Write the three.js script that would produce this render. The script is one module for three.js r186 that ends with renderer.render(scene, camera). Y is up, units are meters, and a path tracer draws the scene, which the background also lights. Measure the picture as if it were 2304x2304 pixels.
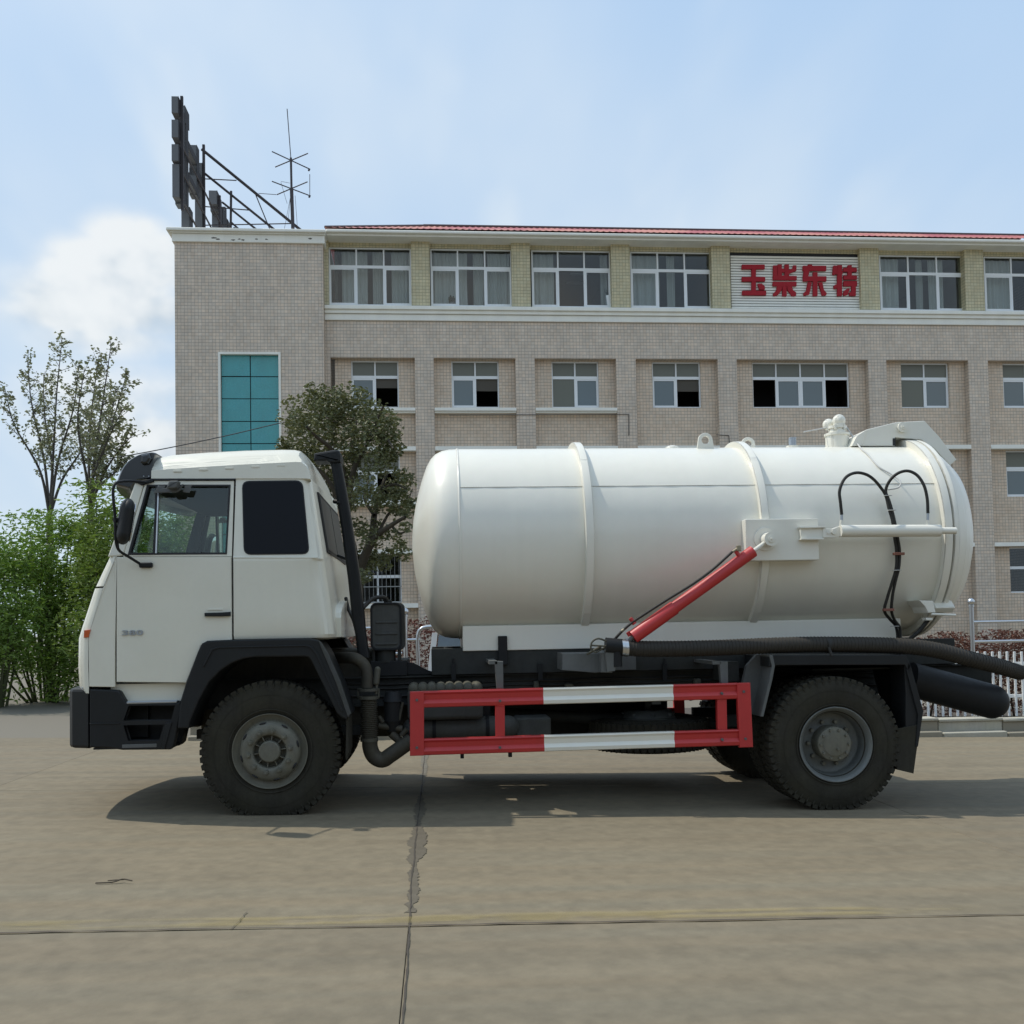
import * as THREE from 'three';
import { mergeGeometries, toCreasedNormals } from 'three/addons/utils/BufferGeometryUtils.js';
import { RoundedBoxGeometry } from 'three/addons/geometries/RoundedBoxGeometry.js';
import { FontLoader } from 'three/addons/loaders/FontLoader.js';
import { TextGeometry } from 'three/addons/geometries/TextGeometry.js';

// ---------------------------------------------------------------- camera, sky, sun, exposure
const scene = new THREE.Scene();
const F = 2300, PX = 1152, PY = 1322, EYE = [0, 1.53, 9.65];          // focal length and principal point in 2304-pixel units
const YAW = -4.2, PITCH = 2.2, ROLL = -0.0185;
const camera = new THREE.PerspectiveCamera(2 * Math.atan(1152 / F) * 180 / Math.PI, 1, 0.1, 3000);
camera.position.set(...EYE);
camera.rotation.order = 'YXZ';
camera.rotation.set(PITCH * Math.PI / 180, YAW * Math.PI / 180, ROLL);
camera.setViewOffset(1024, 1024, 0, -(PY - 1152) / 2304 * 1024, 1024, 1024);
camera.updateMatrixWorld(true);
scene.add(camera);

const renderer = new THREE.WebGLRenderer({ antialias: true });
renderer.setSize(1024, 1024);
renderer.toneMapping = THREE.LinearToneMapping;
renderer.toneMappingExposure = 1.0;
renderer.shadowMap.enabled = true;

const SUN = new THREE.Vector3(-0.56, 1, -0.21).normalize();
const sun = new THREE.DirectionalLight(new THREE.Color(1, 0.94, 0.84), 3.2);
sun.position.copy(SUN).multiplyScalar(60);
sun.castShadow = true;
sun.shadow.mapSize.set(4096, 4096);
Object.assign(sun.shadow.camera, { left: -40, right: 40, top: 40, bottom: -40, near: 1, far: 160 });
sun.shadow.radius = 1.2;
scene.add(sun); scene.add(sun.target);

const rng = (s) => () => { s |= 0; s = s + 0x6D2B79F5 | 0; let t = Math.imul(s ^ s >>> 15, 1 | s); t = t + Math.imul(t ^ t >>> 7, 61 | t) ^ t; return ((t ^ t >>> 14) >>> 0) / 4294967296; };
const hash3 = (x, y, z) => { let h = Math.imul(x, 374761393) ^ Math.imul(y, 668265263) ^ Math.imul(z, 2147483647 ^ 1274126177); h = Math.imul(h ^ h >>> 13, 1274126177); return ((h ^ h >>> 16) >>> 0) / 4294967296; };
const sm = (t) => t * t * (3 - 2 * t), mix = (a, b, t) => a + (b - a) * t, clamp = (x, a = 0, b = 1) => Math.min(b, Math.max(a, x)), sstep = (a, b, x) => sm(clamp((x - a) / (b - a)));
function vn3(x, y, z) {
  const i = Math.floor(x), j = Math.floor(y), k = Math.floor(z), u = sm(x - i), v = sm(y - j), w = sm(z - k);
  const c = (a, b, d) => hash3(i + a, j + b, k + d);
  return mix(mix(mix(c(0, 0, 0), c(1, 0, 0), u), mix(c(0, 1, 0), c(1, 1, 0), u), v), mix(mix(c(0, 0, 1), c(1, 0, 1), u), mix(c(0, 1, 1), c(1, 1, 1), u), v), w);
}
const fbm3 = (x, y, z, n) => { let s = 0, a = 0.5, t = 0; for (let i = 0; i < n; i++) { s += a * vn3(x, y, z); t += a; x = x * 2.03 + 7.1; y = y * 2.03 + 3.7; z = z * 2.03 + 1.3; a *= 0.5; } return s / t; };
{ // the sky: pale hazy blue, thin high cloud, fair-weather cumulus low down all round
  const w = 3072, h = 1536, d = new Float32Array(w * h * 4);
  const r = rng(5), puffs = [];
  const az0 = (px, py) => { const v = new THREE.Vector3((px - PX) / F, -(py - PY) / F, -1).applyEuler(camera.rotation).normalize(); return [Math.atan2(v.z, v.x), Math.asin(v.y)]; };
  for (const [px, py, sx, sy, k] of [[290, 545, .034, .022, 1], [345, 560, .028, .018, .9], [235, 585, .036, .02, 1], [200, 610, .04, .02, .9], [300, 605, .045, .022, .9], [250, 655, .06, .022, .8], [190, 700, .06, .022, .75], [340, 700, .06, .022, .7], [240, 760, .07, .022, .5], [150, 640, .05, .02, .6], [170, 580, .03, .02, .7], [300, 990, .07, .022, .85], [210, 900, .07, .03, .6], [320, 880, .07, .025, .5], [110, 660, .04, .02, .6]]) puffs.push([...az0(px, py), sx, sy, k]);
  for (let i = 0; i < 46; i++) { const a = -Math.PI / 2 + .9 + r() * (2 * Math.PI - 1.8), e = .12 + r() * .38; for (let j = 0; j < 4; j++) puffs.push([a + (r() - .5) * .12, e + (r() - .5) * .05, .03 + r() * .04, .018 + r() * .022, .5 + r() * .5]); }
  for (let j = 0; j < h; j++) {
    const el = ((j + .5) / h - .5) * Math.PI, y = Math.sin(el), c = Math.cos(el), near = puffs.filter((p) => Math.abs(p[1] - el) < .13);
    for (let i = 0; i < w; i++) {
      const az = ((i + .5) / w - .5) * 2 * Math.PI, x = Math.cos(az) * c, z = Math.sin(az) * c, o = (j * w + i) * 4;
      let col;
      if (y <= 0) col = [.34, .33, .30];
      else {
        const g = Math.pow(clamp(y), .55), s = Math.max(0, x * SUN.x + y * SUN.y + z * SUN.z);
        col = [mix(.70, .35, g), mix(.81, .56, g), mix(.89, .87, g)];
        const k = 1 / (y + .25), cir = fbm3(x * k * 2.2 + 3, z * k * 1.1 + 9, 4.2, 5), wisp = fbm3(x * k * 9 + 2, z * k * 3.2 + 5, 1.7, 4), veil = clamp(sstep(.38, .74, cir) * .6 + sstep(.45, .8, wisp) * .35 * sstep(.3, .6, cir)) * sstep(0, .15, y);
        const glow = .30 * Math.pow(s, 6) + .5 * Math.pow(s, 40);
        const cl = [.74, .83, .91];
        col = col.map((v, q) => mix(v, cl[q], veil) + glow * [1, .97, .9][q]);
        if (near.length) {
          let m = 0, hh = 0, ws = 1e-6; for (const p of near) { let da = az - p[0]; if (da > Math.PI) da -= 2 * Math.PI; if (da < -Math.PI) da += 2 * Math.PI; const q = (da * c / p[2]) ** 2 + ((el - p[1]) / p[3]) ** 2; if (q < 6) { const e = p[4] * Math.exp(-q * .7); m = Math.max(m, e); hh += e * (el - p[1]) / p[3]; ws += e; } }
          if (m > .02) {
            const n = .5 * fbm3(x * 17, y * 24, z * 17, 3) + .5 * fbm3(x * 46, y * 64, z * 46, 5), dn = sstep(.14, .66, m * (.32 + 1.35 * n)), lit = sstep(-1.2, .5, hh / ws + (n - .5) * 4);
            const cc = [mix(.56, .89, lit), mix(.65, .92, lit), mix(.73, .93, lit)];
            col = col.map((v, q) => mix(v, cc[q], dn * .9));
          }
        }
      }
      d[o] = col[0]; d[o + 1] = col[1]; d[o + 2] = col[2]; d[o + 3] = 1;
    }
  }
  const t = new THREE.DataTexture(d, w, h, THREE.RGBAFormat, THREE.FloatType);
  t.mapping = THREE.EquirectangularReflectionMapping; t.magFilter = t.minFilter = THREE.LinearFilter; t.needsUpdate = true;
  scene.background = t; scene.environment = t;
}

// ---------------------------------------------------------------- helpers
const V = (x, y, z) => new THREE.Vector3(x, y, z), V2 = (x, y) => new THREE.Vector2(x, y);
const eye = V(...EYE);
const rayTo = (px, py) => V((px - PX) / F, -(py - PY) / F, -1).applyEuler(camera.rotation);
const P = (px, py, z) => { const d = rayTo(px, py); return d.multiplyScalar((z - EYE[2]) / d.z).add(eye); };   // the point that far back which shows at that spot
const PL = (list, z) => list.map(([a, b]) => { const p = P(a, b, z); return V2(p.x, p.y); });
const gy = (x) => 0.010 - 0.0213 * clamp(x, -14, 16);                 // the yard drains towards the right
const groundAt = (px, py) => { const d = rayTo(px, py); let p = V(0, 0, 0); for (let i = 0, x = 0; i < 6; i++) { const t = (gy(x) - EYE[1]) / d.y; p = d.clone().multiplyScalar(t).add(eye); x = p.x; } return p; };
const used = {}, bases = new Map();
const numbered = (n) => { const k = used[n] = (used[n] ?? 0) + 1; return k === 1 ? n : n + '_' + String(k - 1).padStart(3, '0'); };
function thing(name, label, category, at = [0, 0, 0], group) {
  const o = new THREE.Group(); o.name = numbered(name); o.position.set(...at); scene.add(o);
  o.userData = { label, category }; if (group) o.userData.group = group;
  bases.set(o, at); return o;
}
const tag = (o, label, category, group) => { o.userData = { ...o.userData, label, category }; if (group) o.userData.group = group; return o; };
const flat = (l) => (Array.isArray(l) ? l.flatMap(flat) : [l]).filter(Boolean);
function metreUV(g) {                                                 // texture coordinates in metres, from the side each face points to
  const p = g.attributes.position, n = g.attributes.normal, uv = new Float32Array(p.count * 2);
  for (let i = 0; i < p.count; i++) {
    const a = Math.abs(n.getX(i)), b = Math.abs(n.getY(i)), c = Math.abs(n.getZ(i));
    if (b > a && b > c) { uv[2 * i] = p.getX(i); uv[2 * i + 1] = p.getZ(i); }
    else if (a > c) { uv[2 * i] = p.getZ(i); uv[2 * i + 1] = p.getY(i); }
    else { uv[2 * i] = p.getX(i); uv[2 * i + 1] = p.getY(i); }
  }
  g.setAttribute('uv', new THREE.BufferAttribute(uv, 2)); return g;
}
function join(list, keepUV) {
  list = flat(list).map((g) => { const q = g.index ? g.toNonIndexed() : g; for (const k of Object.keys(q.attributes)) if (!['position', 'normal', 'uv', 'color'].includes(k)) q.deleteAttribute(k); if (!q.attributes.normal) q.computeVertexNormals(); if (!keepUV || !q.attributes.uv) metreUV(q); return q; });
  return list.length === 1 ? list[0] : mergeGeometries(list);
}
function obj(name, geos, mat, parent = scene, label, keepUV) {
  const g = join(geos, keepUV);
  let root = parent; while (root !== scene && root.parent !== scene) root = root.parent;
  const b = bases.get(root); if (b) g.translate(-b[0], -b[1], -b[2]);
  const m = new THREE.Mesh(g, mat); m.name = parent === scene ? numbered(name) : name; m.castShadow = m.receiveShadow = true;
  if (label) m.userData.label = label;
  parent.add(m); return m;
}
const bb = (x0, x1, y0, y1, z0, z1) => { const g = new THREE.BoxGeometry(Math.abs(x1 - x0), Math.abs(y1 - y0), Math.abs(z1 - z0)); return g.translate((x0 + x1) / 2, (y0 + y1) / 2, (z0 + z1) / 2); };
const rb = (x0, x1, y0, y1, z0, z1, r = .01, s = 2) => new RoundedBoxGeometry(Math.abs(x1 - x0), Math.abs(y1 - y0), Math.abs(z1 - z0), s, Math.min(r, Math.abs(x1 - x0) * .49, Math.abs(y1 - y0) * .49, Math.abs(z1 - z0) * .49)).translate((x0 + x1) / 2, (y0 + y1) / 2, (z0 + z1) / 2);
const each = (name, list, m, parent = truck) => flat(list).map((g) => obj(name, g, m, parent));
function rod(a, b, r0, r1 = r0, n = 14) { const d = b.clone().sub(a), g = new THREE.CylinderGeometry(r1, r0, d.length(), n); g.applyQuaternion(new THREE.Quaternion().setFromUnitVectors(V(0, 1, 0), d.clone().normalize())); const m = a.clone().add(b).multiplyScalar(.5); return g.translate(m.x, m.y, m.z); }
const tube = (pts, r, n = 40, k = 10) => new THREE.TubeGeometry(new THREE.CatmullRomCurve3(pts, false, 'centripetal'), n, r, k);
const ballAt = (p, r, n = 16) => new THREE.SphereGeometry(r, n, Math.ceil(n * .7)).translate(p.x, p.y, p.z);
function extr(pts, z0, z1, bevel = 0, holes = [], curve) {               // a plate: its outline in x and y, from z0 to z1
  const s = new THREE.Shape(pts); for (const h of holes) s.holes.push(new THREE.Path(h));
  const lo = Math.min(z0, z1), dep = Math.abs(z1 - z0);
  const g = new THREE.ExtrudeGeometry(s, { depth: Math.max(1e-4, dep - 2 * bevel), bevelEnabled: bevel > 0, bevelSize: bevel, bevelOffset: -bevel, bevelThickness: bevel, bevelSegments: 2, curveSegments: curve ?? 10 });
  return g.translate(0, 0, lo + bevel);
}
function flip(g) { g = g.index ? g.toNonIndexed() : g.clone(); g.scale(1, 1, -1); for (const k of Object.keys(g.attributes)) { const a = g.attributes[k], n = a.itemSize, v = a.array; for (let i = 0; i < a.count; i += 3) for (let q = 0; q < n; q++) { const t = v[i * n + q]; v[i * n + q] = v[(i + 2) * n + q]; v[(i + 2) * n + q] = t; } } return g; }   // the same on the other side of the lorry
function loft(rows, crease = .6, closed = false) {                       // rows of points -> a skin
  const pos = [], n = rows[0].length, m = closed ? n : n - 1;
  for (let i = 0; i + 1 < rows.length; i++) for (let j = 0; j < m; j++) { const a = rows[i][j], b = rows[i][(j + 1) % n], c = rows[i + 1][(j + 1) % n], d = rows[i + 1][j]; for (const p of [a, b, c, a, c, d]) pos.push(p.x, p.y, p.z); }
  const g = new THREE.BufferGeometry(); g.setAttribute('position', new THREE.Float32BufferAttribute(pos, 3)); g.computeVertexNormals(); g.setAttribute('uv', new THREE.Float32BufferAttribute(new Float32Array(pos.length / 3 * 2), 2));
  return toCreasedNormals(g, crease);
}
function latheX(prof, n = 72) { // profile [x, r] turned round the x axis
  const g = new THREE.LatheGeometry(prof.map(([x, r]) => V2(r, x)), n); return g.rotateZ(-Math.PI / 2);
}
function latheZ(prof, n = 64) { const g = new THREE.LatheGeometry(prof.map(([z, r]) => V2(r, z)), n); return g.rotateX(Math.PI / 2); }
const roundRect = (x0, x1, y0, y1, r) => { const o = []; for (const [cx, cy, a] of [[x1 - r, y1 - r, 0], [x0 + r, y1 - r, 1], [x0 + r, y0 + r, 2], [x1 - r, y0 + r, 3]]) for (let i = 0; i <= 5; i++) { const t = (a + i / 5) * Math.PI / 2; o.push(V2(cx + r * Math.cos(t), cy + r * Math.sin(t))); } return o; };
function soften(pts, r, k = 4) { // outline with its corners rounded
  const o = [], n = pts.length; for (let i = 0; i < n; i++) { const p = pts[i], a = pts[(i + n - 1) % n], b = pts[(i + 1) % n]; const da = a.clone().sub(p), db = b.clone().sub(p), t = Math.min(r, da.length() * .45, db.length() * .45), q0 = p.clone().add(da.setLength(t)), q1 = p.clone().add(db.setLength(t)); for (let j = 0; j <= k; j++) { const u = j / k; o.push(V2((1 - u) ** 2 * q0.x + 2 * u * (1 - u) * p.x + u * u * q1.x, (1 - u) ** 2 * q0.y + 2 * u * (1 - u) * p.y + u * u * q1.y)); } } return o; }

// ---------------------------------------------------------------- materials
function pnoise(px, py, seed) { // tiling value noise, px x py cells
  return (u, v) => { const x = ((u % 1) + 1) % 1 * px, y = ((v % 1) + 1) % 1 * py, i = Math.floor(x), j = Math.floor(y), a = sm(x - i), b = sm(y - j), c = (p, q) => hash3((i + p) % px, (j + q) % py, seed); return mix(mix(c(0, 0), c(1, 0), a), mix(c(0, 1), c(1, 1), a), b); };
}
const pfbm = (px, py, oct, seed) => { const f = []; for (let k = 0; k < oct; k++) f.push(pnoise(px << k, py << k, seed + k)); return (u, v) => { let s = 0, a = .5, t = 0; for (const q of f) { s += a * q(u, v); t += a; a *= .5; } return s / t; }; };
function tex(w, h, fn, srgb = true, rx = 1, ry = 1) {
  const d = new Uint8Array(w * h * 4);
  for (let j = 0; j < h; j++) for (let i = 0; i < w; i++) { const c = fn((i + .5) / w, (j + .5) / h), o = (j * w + i) * 4; for (let k = 0; k < 3; k++) { const l = clamp(Array.isArray(c) ? c[k] : c); d[o + k] = 255 * (srgb ? (l <= .0031308 ? l * 12.92 : 1.055 * Math.pow(l, 1 / 2.4) - .055) : l) + .5; } d[o + 3] = 255; }
  const t = new THREE.DataTexture(d, w, h); t.wrapS = t.wrapT = THREE.RepeatWrapping; t.magFilter = THREE.LinearFilter; t.minFilter = THREE.LinearMipmapLinearFilter; t.generateMipmaps = true; t.colorSpace = srgb ? THREE.SRGBColorSpace : THREE.NoColorSpace; t.repeat.set(rx, ry); t.needsUpdate = true; return t;
}
const std = (rgb, roughness = .7, o = {}) => { const m = new THREE.MeshStandardMaterial({ roughness, side: THREE.DoubleSide, ...o }); m.color.setRGB(...rgb); return m; };
const phys = (rgb, roughness, o = {}) => { const m = new THREE.MeshPhysicalMaterial({ roughness, side: THREE.DoubleSide, ...o }); m.color.setRGB(...rgb); return m; };
const grimeA = pfbm(6, 6, 5, 11), grimeB = pfbm(40, 3, 3, 23), speck = pfbm(64, 64, 2, 31);
const paintMap = (c, k, scale, b = .25) => tex(512, 512, (u, v) => { const g = 1 - k * (.55 * grimeA(u, v) + b * grimeB(u, v) + .2 * speck(u, v) - .35); return c.map((q, i) => q * g * (i === 2 ? 1 - k * .25 * grimeA(v, u) : 1)); }, true, scale, scale);
const roughMap = (a, b, scale) => tex(256, 256, (u, v) => mix(a, b, .6 * grimeA(u, v) + .4 * speck(u, v)), false, scale, scale);
const dents = (() => { const a = pfbm(5, 5, 3, 83); return tex(256, 256, (u, v) => a(u, v), false, .55, .55); })();
const M = {};
M.white = phys([1, 1, 1], 1, { map: paintMap([.72, .70, .60], .12, .45), roughnessMap: roughMap(.28, .46, .6), clearcoat: .4, clearcoatRoughness: .16, bumpMap: dents, bumpScale: .006 });
M.tankWhite = phys([1, 1, 1], 1, { map: paintMap([.78, .76, .675], .09, .35, .45), roughnessMap: roughMap(.26, .5, .5), clearcoat: .35, clearcoatRoughness: .2, bumpMap: dents, bumpScale: .007 });
M.red = phys([1, 1, 1], 1, { map: paintMap([.48, .028, .028], .25, .7), roughnessMap: roughMap(.35, .55, .7), clearcoat: .2, clearcoatRoughness: .3 });
M.black = phys([1, 1, 1], 1, { specularIntensity: .5, map: paintMap([.014, .015, .017], .5, .5), roughnessMap: roughMap(.42, .7, .6) });
M.plastic = phys([1, 1, 1], 1, { specularIntensity: .55, map: paintMap([.0155, .0168, .0185], .5, .6), roughnessMap: roughMap(.38, .62, .7) });
M.gloss = phys([.008, .010, .011], .30, { clearcoat: .5, clearcoatRoughness: .08 });
M.chassis = phys([1, 1, 1], 1, { specularIntensity: .5, map: paintMap([.036, .038, .039], .8, .6), roughnessMap: roughMap(.5, .8, .6) });
M.greyPaint = std([1, 1, 1], 1, { map: paintMap([.11, .115, .118], .5, .9), roughnessMap: roughMap(.45, .75, .8) });
M.rubber = phys([1, 1, 1], .9, { specularIntensity: .4, map: paintMap([.041, .038, .032], .9, 1.1) });
M.hub = std([1, 1, 1], 1, { map: paintMap([.155, .150, .130], .8, 1.6), roughnessMap: roughMap(.45, .75, 1.2), metalness: .15 });
M.rim = std([1, 1, 1], 1, { map: paintMap([.145, .138, .115], .7, 1.6), roughnessMap: roughMap(.5, .8, 1.2), metalness: .1 });
M.rimGrey = std([1, 1, 1], 1, { map: paintMap([.15, .16, .165], .7, 1.6), roughnessMap: roughMap(.4, .7, 1.2), metalness: .2 });
M.midGrey = std([1, 1, 1], .75, { map: paintMap([.062, .064, .065], .8, 1.1) });
M.dirtyMetal = std([1, 1, 1], .7, { map: paintMap([.11, .105, .09], 1, 1.3), metalness: .3 });
M.exhaust = std([1, 1, 1], .72, { map: paintMap([.075, .068, .056], .9, 1.2), metalness: .35 });
M.steel = std([.55, .56, .57], .28, { metalness: .95 });
M.brightMetal = std([.42, .45, .48], .35, { metalness: .8 });
M.glass = phys([.78, .86, .82], 0, { transmission: 1, thickness: 0, ior: 1.5 });
M.darkGlass = phys([.005, .006, .009], .35, { specularIntensity: .35 });
M.rearGlass = phys([.06, .065, .065], .38, { specularIntensity: .6 });
M.seal = std([.012, .012, .013], .6);
M.trimDark = std([.018, .017, .016], .9);
M.hose = std([1, 1, 1], .62, { map: paintMap([.018, .017, .015], .6, 2) });
M.ribbed = std([1, 1, 1], .7, { map: paintMap([.026, .022, .017], .6, 2) });
M.orange = phys([.55, .10, .02], .25, { clearcoat: 1 });
M.mirrorGlass = std([.9, .9, .9], .03, { metalness: 1 });
M.brass = std([.30, .26, .18], .5, { metalness: .5 });
M.cable = std([.50, .50, .48], .6);
// ---------------------------------------------------------------- yard
const conc = (() => { const a = pfbm(4, 7, 6, 41), b = pfbm(2, 36, 4, 47), c = pfbm(90, 90, 3, 53), e = pfbm(14, 14, 4, 59); return tex(1024, 1024, (u, v) => { let g = 0.90 + .10 * (a(u, v) - .5) + .22 * (b(u, v) - .5) + .30 * (c(u, v) - .5); g -= sstep(.62, .74, e(u, v)) * .04; const w = (b(u + .37, v + .2) - .5) * .10; return [.192 * g * (1 + w), .160 * g, .104 * g * (1 - w)]; }, true, 1 / 6.3, 1 / 6.3); })();
const concBump = (() => { const c = pfbm(120, 120, 3, 61); return tex(512, 512, (u, v) => c(u, v), false, 1 / 2.1, 1 / 2.1); })();
M.concrete = std([1, 1, 1], .86, { map: conc, bumpMap: concBump, bumpScale: .0012 });
M.concreteB = std([.95, .95, .97], .86, { map: conc, bumpMap: concBump, bumpScale: .0012 });
M.subsoil = std([.07, .06, .048], .95);
M.kerb = std([1, 1, 1], .85, { map: paintMap([.42, .40, .35], .5, .8) });
const ground = (() => { const xs = [-900, -60, -14, 16, 60, 900], zs2 = [-900, -60, 13.6, 60, 900]; const g = loft(zs2.map((z) => xs.map((x) => V(x, gy(x) - .035, z))), .5); const m = obj('ground', g, std([.16, .145, .115], .95), scene); m.userData.kind = 'structure'; return m; })();
const yard = (() => {
  const g = new THREE.Group(); g.name = 'concrete_yard'; g.userData.kind = 'structure'; scene.add(g);
  const X0 = -.17, DX = 4.04, ZR = [-4.9, -.24, 4.35, 9.0, 13.6], r = rng(7);
  for (let i = -5; i < 5; i++) for (let j = 0; j < 4; j++) {
    const a = X0 + i * DX + .0018, b = a + DX - .0036, c = ZR[j] + .005, d = ZR[j + 1] - .005, k = .0025, t = (r() - .5) * .0012, n = 12, top = [], pos = [];
    const q = (x, z, y) => V(x, gy(x) + y + t, z);
    const rows = [[a, c, -.06, b, d], [a, c, -k, b, d], [a + k, c + k, 0, b - k, d - k]].map(([x0, z0, y, x1, z1]) => { const o = []; for (let e = 0; e < n; e++) o.push(q(mix(x0, x1, e / n), z1, y)); for (let e = 0; e < n; e++) o.push(q(x1, mix(z1, z0, e / n), y)); for (let e = 0; e < n; e++) o.push(q(mix(x1, x0, e / n), z0, y)); for (let e = 0; e < n; e++) o.push(q(x0, mix(z0, z1, e / n), y)); return o; });
    const sheet = loft([0, 1].map((e) => [...Array(n + 1)].map((_, f) => q(mix(a + k, b - k, f / n), mix(d - k, c + k, e), 0))), .5);
    obj('slab', [loft(rows, .2, true), sheet], r() > .5 ? M.concrete : M.concreteB, g);
  }
  // dark sealant run out along one joint; worn yellow line beside the other
  const seal = (z0, z1, w0, w1, seed) => { const q = rng(seed), n = 260, rows = []; let l = w0, m = w0; for (let i = 0; i <= n; i++) { const e = .45 + .55 * Math.sin(Math.PI * clamp(i / n * 1.02)); l = clamp(l + (q() - .5) * .022, w0 * .35, w1 * e); m = clamp(m + (q() - .5) * .022, w0 * .35, w1 * e); const z = mix(z0, z1, i / n); rows.push([V(X0 - l, gy(X0) + .0026, z), V(X0 + m, gy(X0) + .0026, z)]); } return loft(rows, .5); };
  obj('joint_sealant', [seal(.3, 4.1, .03, .075, 3)], std([1, 1, 1], .8, { map: paintMap([.108, .092, .068], .5, 2) }), g);
  obj('joint_sealant', [seal(-4.6, .1, .018, .045, 4)], std([1, 1, 1], .8, { map: paintMap([.15, .135, .11], .6, 2) }), g);
  { const q = rng(19), rows = []; let o = 0; for (let i = 0; i <= 220; i++) { const z = mix(-4.8, 9, i / 220), w = .002 + q() * .004; o = clamp(o + (q() - .5) * .006, -.012, .012); rows.push([V(X0 - w + o, gy(X0) + .0065, z), V(X0 + w + o, gy(X0) + .0065, z)]); } obj('crack', loft(rows), std([.055, .045, .034], .9), g); }
  { const q = rng(9), rows = []; for (let i = 0; i <= 120; i++) { const x = -9 + i * .15, w = .004 + q() * .009, o = (q() - .5) * .012; rows.push([V(x, gy(x) + .007, 4.35 - w + o), V(x, gy(x) + .007, 4.35 + w + o)]); } obj('joint_sealant', loft(rows), std([.075, .06, .042], .9), g); }
  { const wear = pfbm(36, 2, 5, 71), am = tex(1024, 128, (u, v) => sstep(.46, .66, wear(u, v)) * sstep(.3, .6, grimeA(u * 2, .3)) * .20 * sstep(0, .2, v) * sstep(1, .75, v), false); am.wrapS = THREE.RepeatWrapping;
    const gm = new THREE.PlaneGeometry(18, .19, 40, 1).rotateX(-Math.PI / 2); const p = gm.attributes.position; for (let i = 0; i < p.count; i++) { p.setZ(i, p.getZ(i) + 4.23); p.setY(i, gy(p.getX(i)) + .0075); } gm.computeVertexNormals();
    obj('yellow_line', gm, std([.40, .31, .085], .85, { alphaMap: am, transparent: true }), g, undefined, true); }
  { const q = rng(21), crack = (pts, w) => { const rows = pts.map(([x, z]) => [V(x - w * (.5 + q()), gy(x) + .0068, z), V(x + w * (.5 + q()), gy(x) + .0068, z)]); return loft(rows); }; const c0 = []; for (let i = 0; i <= 12; i++) { const p = groundAt(mix(521, 556, i / 12) + (q() - .5) * 5, mix(2093, 2054, i / 12)); c0.push([p.x, p.z]); } obj('crack', crack(c0, .0028), std([.09, .08, .06], .9), g); }
  return g;
})();
{ const r = rng(77), p0 = groundAt(255, 1989).add(V(0, .012, 0)), leaf = tag(obj('fallen_twig', [tube([p0.clone().add(V(-.10, 0, .01)), p0, p0.clone().add(V(.05, .012, -.012)), p0.clone().add(V(.11, .004, .004))], .0042, 16, 6), tube([p0.clone().add(V(-.04, .002, -.03)), p0.clone().add(V(.0, .008, -.012)), p0.clone().add(V(.05, .004, -.036))], .0035, 10, 6)], std([.085, .068, .048], .9)), 'small dark twig lying alone on the bare concrete in the foreground', 'twig'); }

// ---------------------------------------------------------------- office building
const BT = .015, BZ = EYE[2] - 34.6;                                    // its front turns a little away from the lorry
const BM = new THREE.Matrix4().makeRotationY(BT).setPosition(0, 0, BZ), BI = BM.clone().invert();
const onB = (px, py, dz = 0) => { const o = eye.clone().applyMatrix4(BI), d = rayTo(px, py).transformDirection(BI); return d.multiplyScalar((dz - o.z) / d.z).add(o); };
const bx = (px, dz = 0, py = 800) => onB(px, py, dz).x, by = (py, dz = 0, px = 1152) => onB(px, py, dz).y;
const G0 = -.3;
const tileTex = (base, dark, seed, n = 24) => { const a = pfbm(7, 7, 4, seed), b = speck, streak = pfbm(22, 2, 4, seed + 3); return tex(768, 768, (u, v) => { const x = u * n, y = v * n, i = Math.floor(x), j = Math.floor(y), wob = (hash3(i, j, seed) - .5) * .10, fx = Math.abs(x - i - .5 + wob * .5) * 2, fy = Math.abs(y - j - .5) * 2, line = Math.max(sstep(.84, .93, fx) * (.55 + .45 * hash3(i, 3, seed + j)), sstep(.83, .92, fy)); const k = (1 + (streak(u, v) - .5) * .16) * (1 + (hash3(i, j, seed + 5) - .5) * .14) * (1 + .22 * (a(u, v) - .5)) * (1 + .1 * (b(u, v) - .5)), tw = (hash3(j, i, seed + 9) - .5) * .06; const c = base.map((q, e) => q * k * (1 + (e - 1) * tw)); return c.map((q, e) => mix(q, dark[e], line * .62)); }, true, 1 / (n * .112), 1 / (n * .112)); };
const tileBump = tex(512, 512, (u, v) => { const n = 16, x = u * n % 1, y = v * n % 1; return 1 - Math.max(sstep(.82, .92, Math.abs(x - .5) * 2), sstep(.82, .92, Math.abs(y - .5) * 2)); }, false, 1 / (16 * .112), 1 / (16 * .112));
M.tile = std([1, 1, 1], .42, { map: tileTex([.63, .525, .415], [.12, .11, .10], 101), bumpMap: tileBump, bumpScale: .004 });
M.tilePink = std([1, 1, 1], .42, { map: tileTex([.65, .52, .39], [.12, .105, .09], 131), bumpMap: tileBump, bumpScale: .004 });
M.tileYellow = std([1, 1, 1], .42, { map: tileTex([.57, .505, .315], [.10, .10, .07], 151), bumpMap: tileBump, bumpScale: .004 });
M.trim = std([1, 1, 1], .75, { map: paintMap([.88, .865, .80], .2, .5) });
M.barGrey = std([.30, .31, .30], .5, { metalness: .3 });
M.frame = std([.80, .82, .82], .4);
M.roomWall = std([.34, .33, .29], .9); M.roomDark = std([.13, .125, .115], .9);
M.pane = phys([.76, .79, .79], 0, { transmission: 1, thickness: 0, ior: 1.5 });
M.film = phys([.125, .13, .098], .35, { clearcoat: .25, clearcoatRoughness: .12 });
M.filmBlue = phys([.10, .135, .145], .22, { clearcoat: .7, clearcoatRoughness: .08 });
M.curtain = std([.74, .74, .70], .9);
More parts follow.
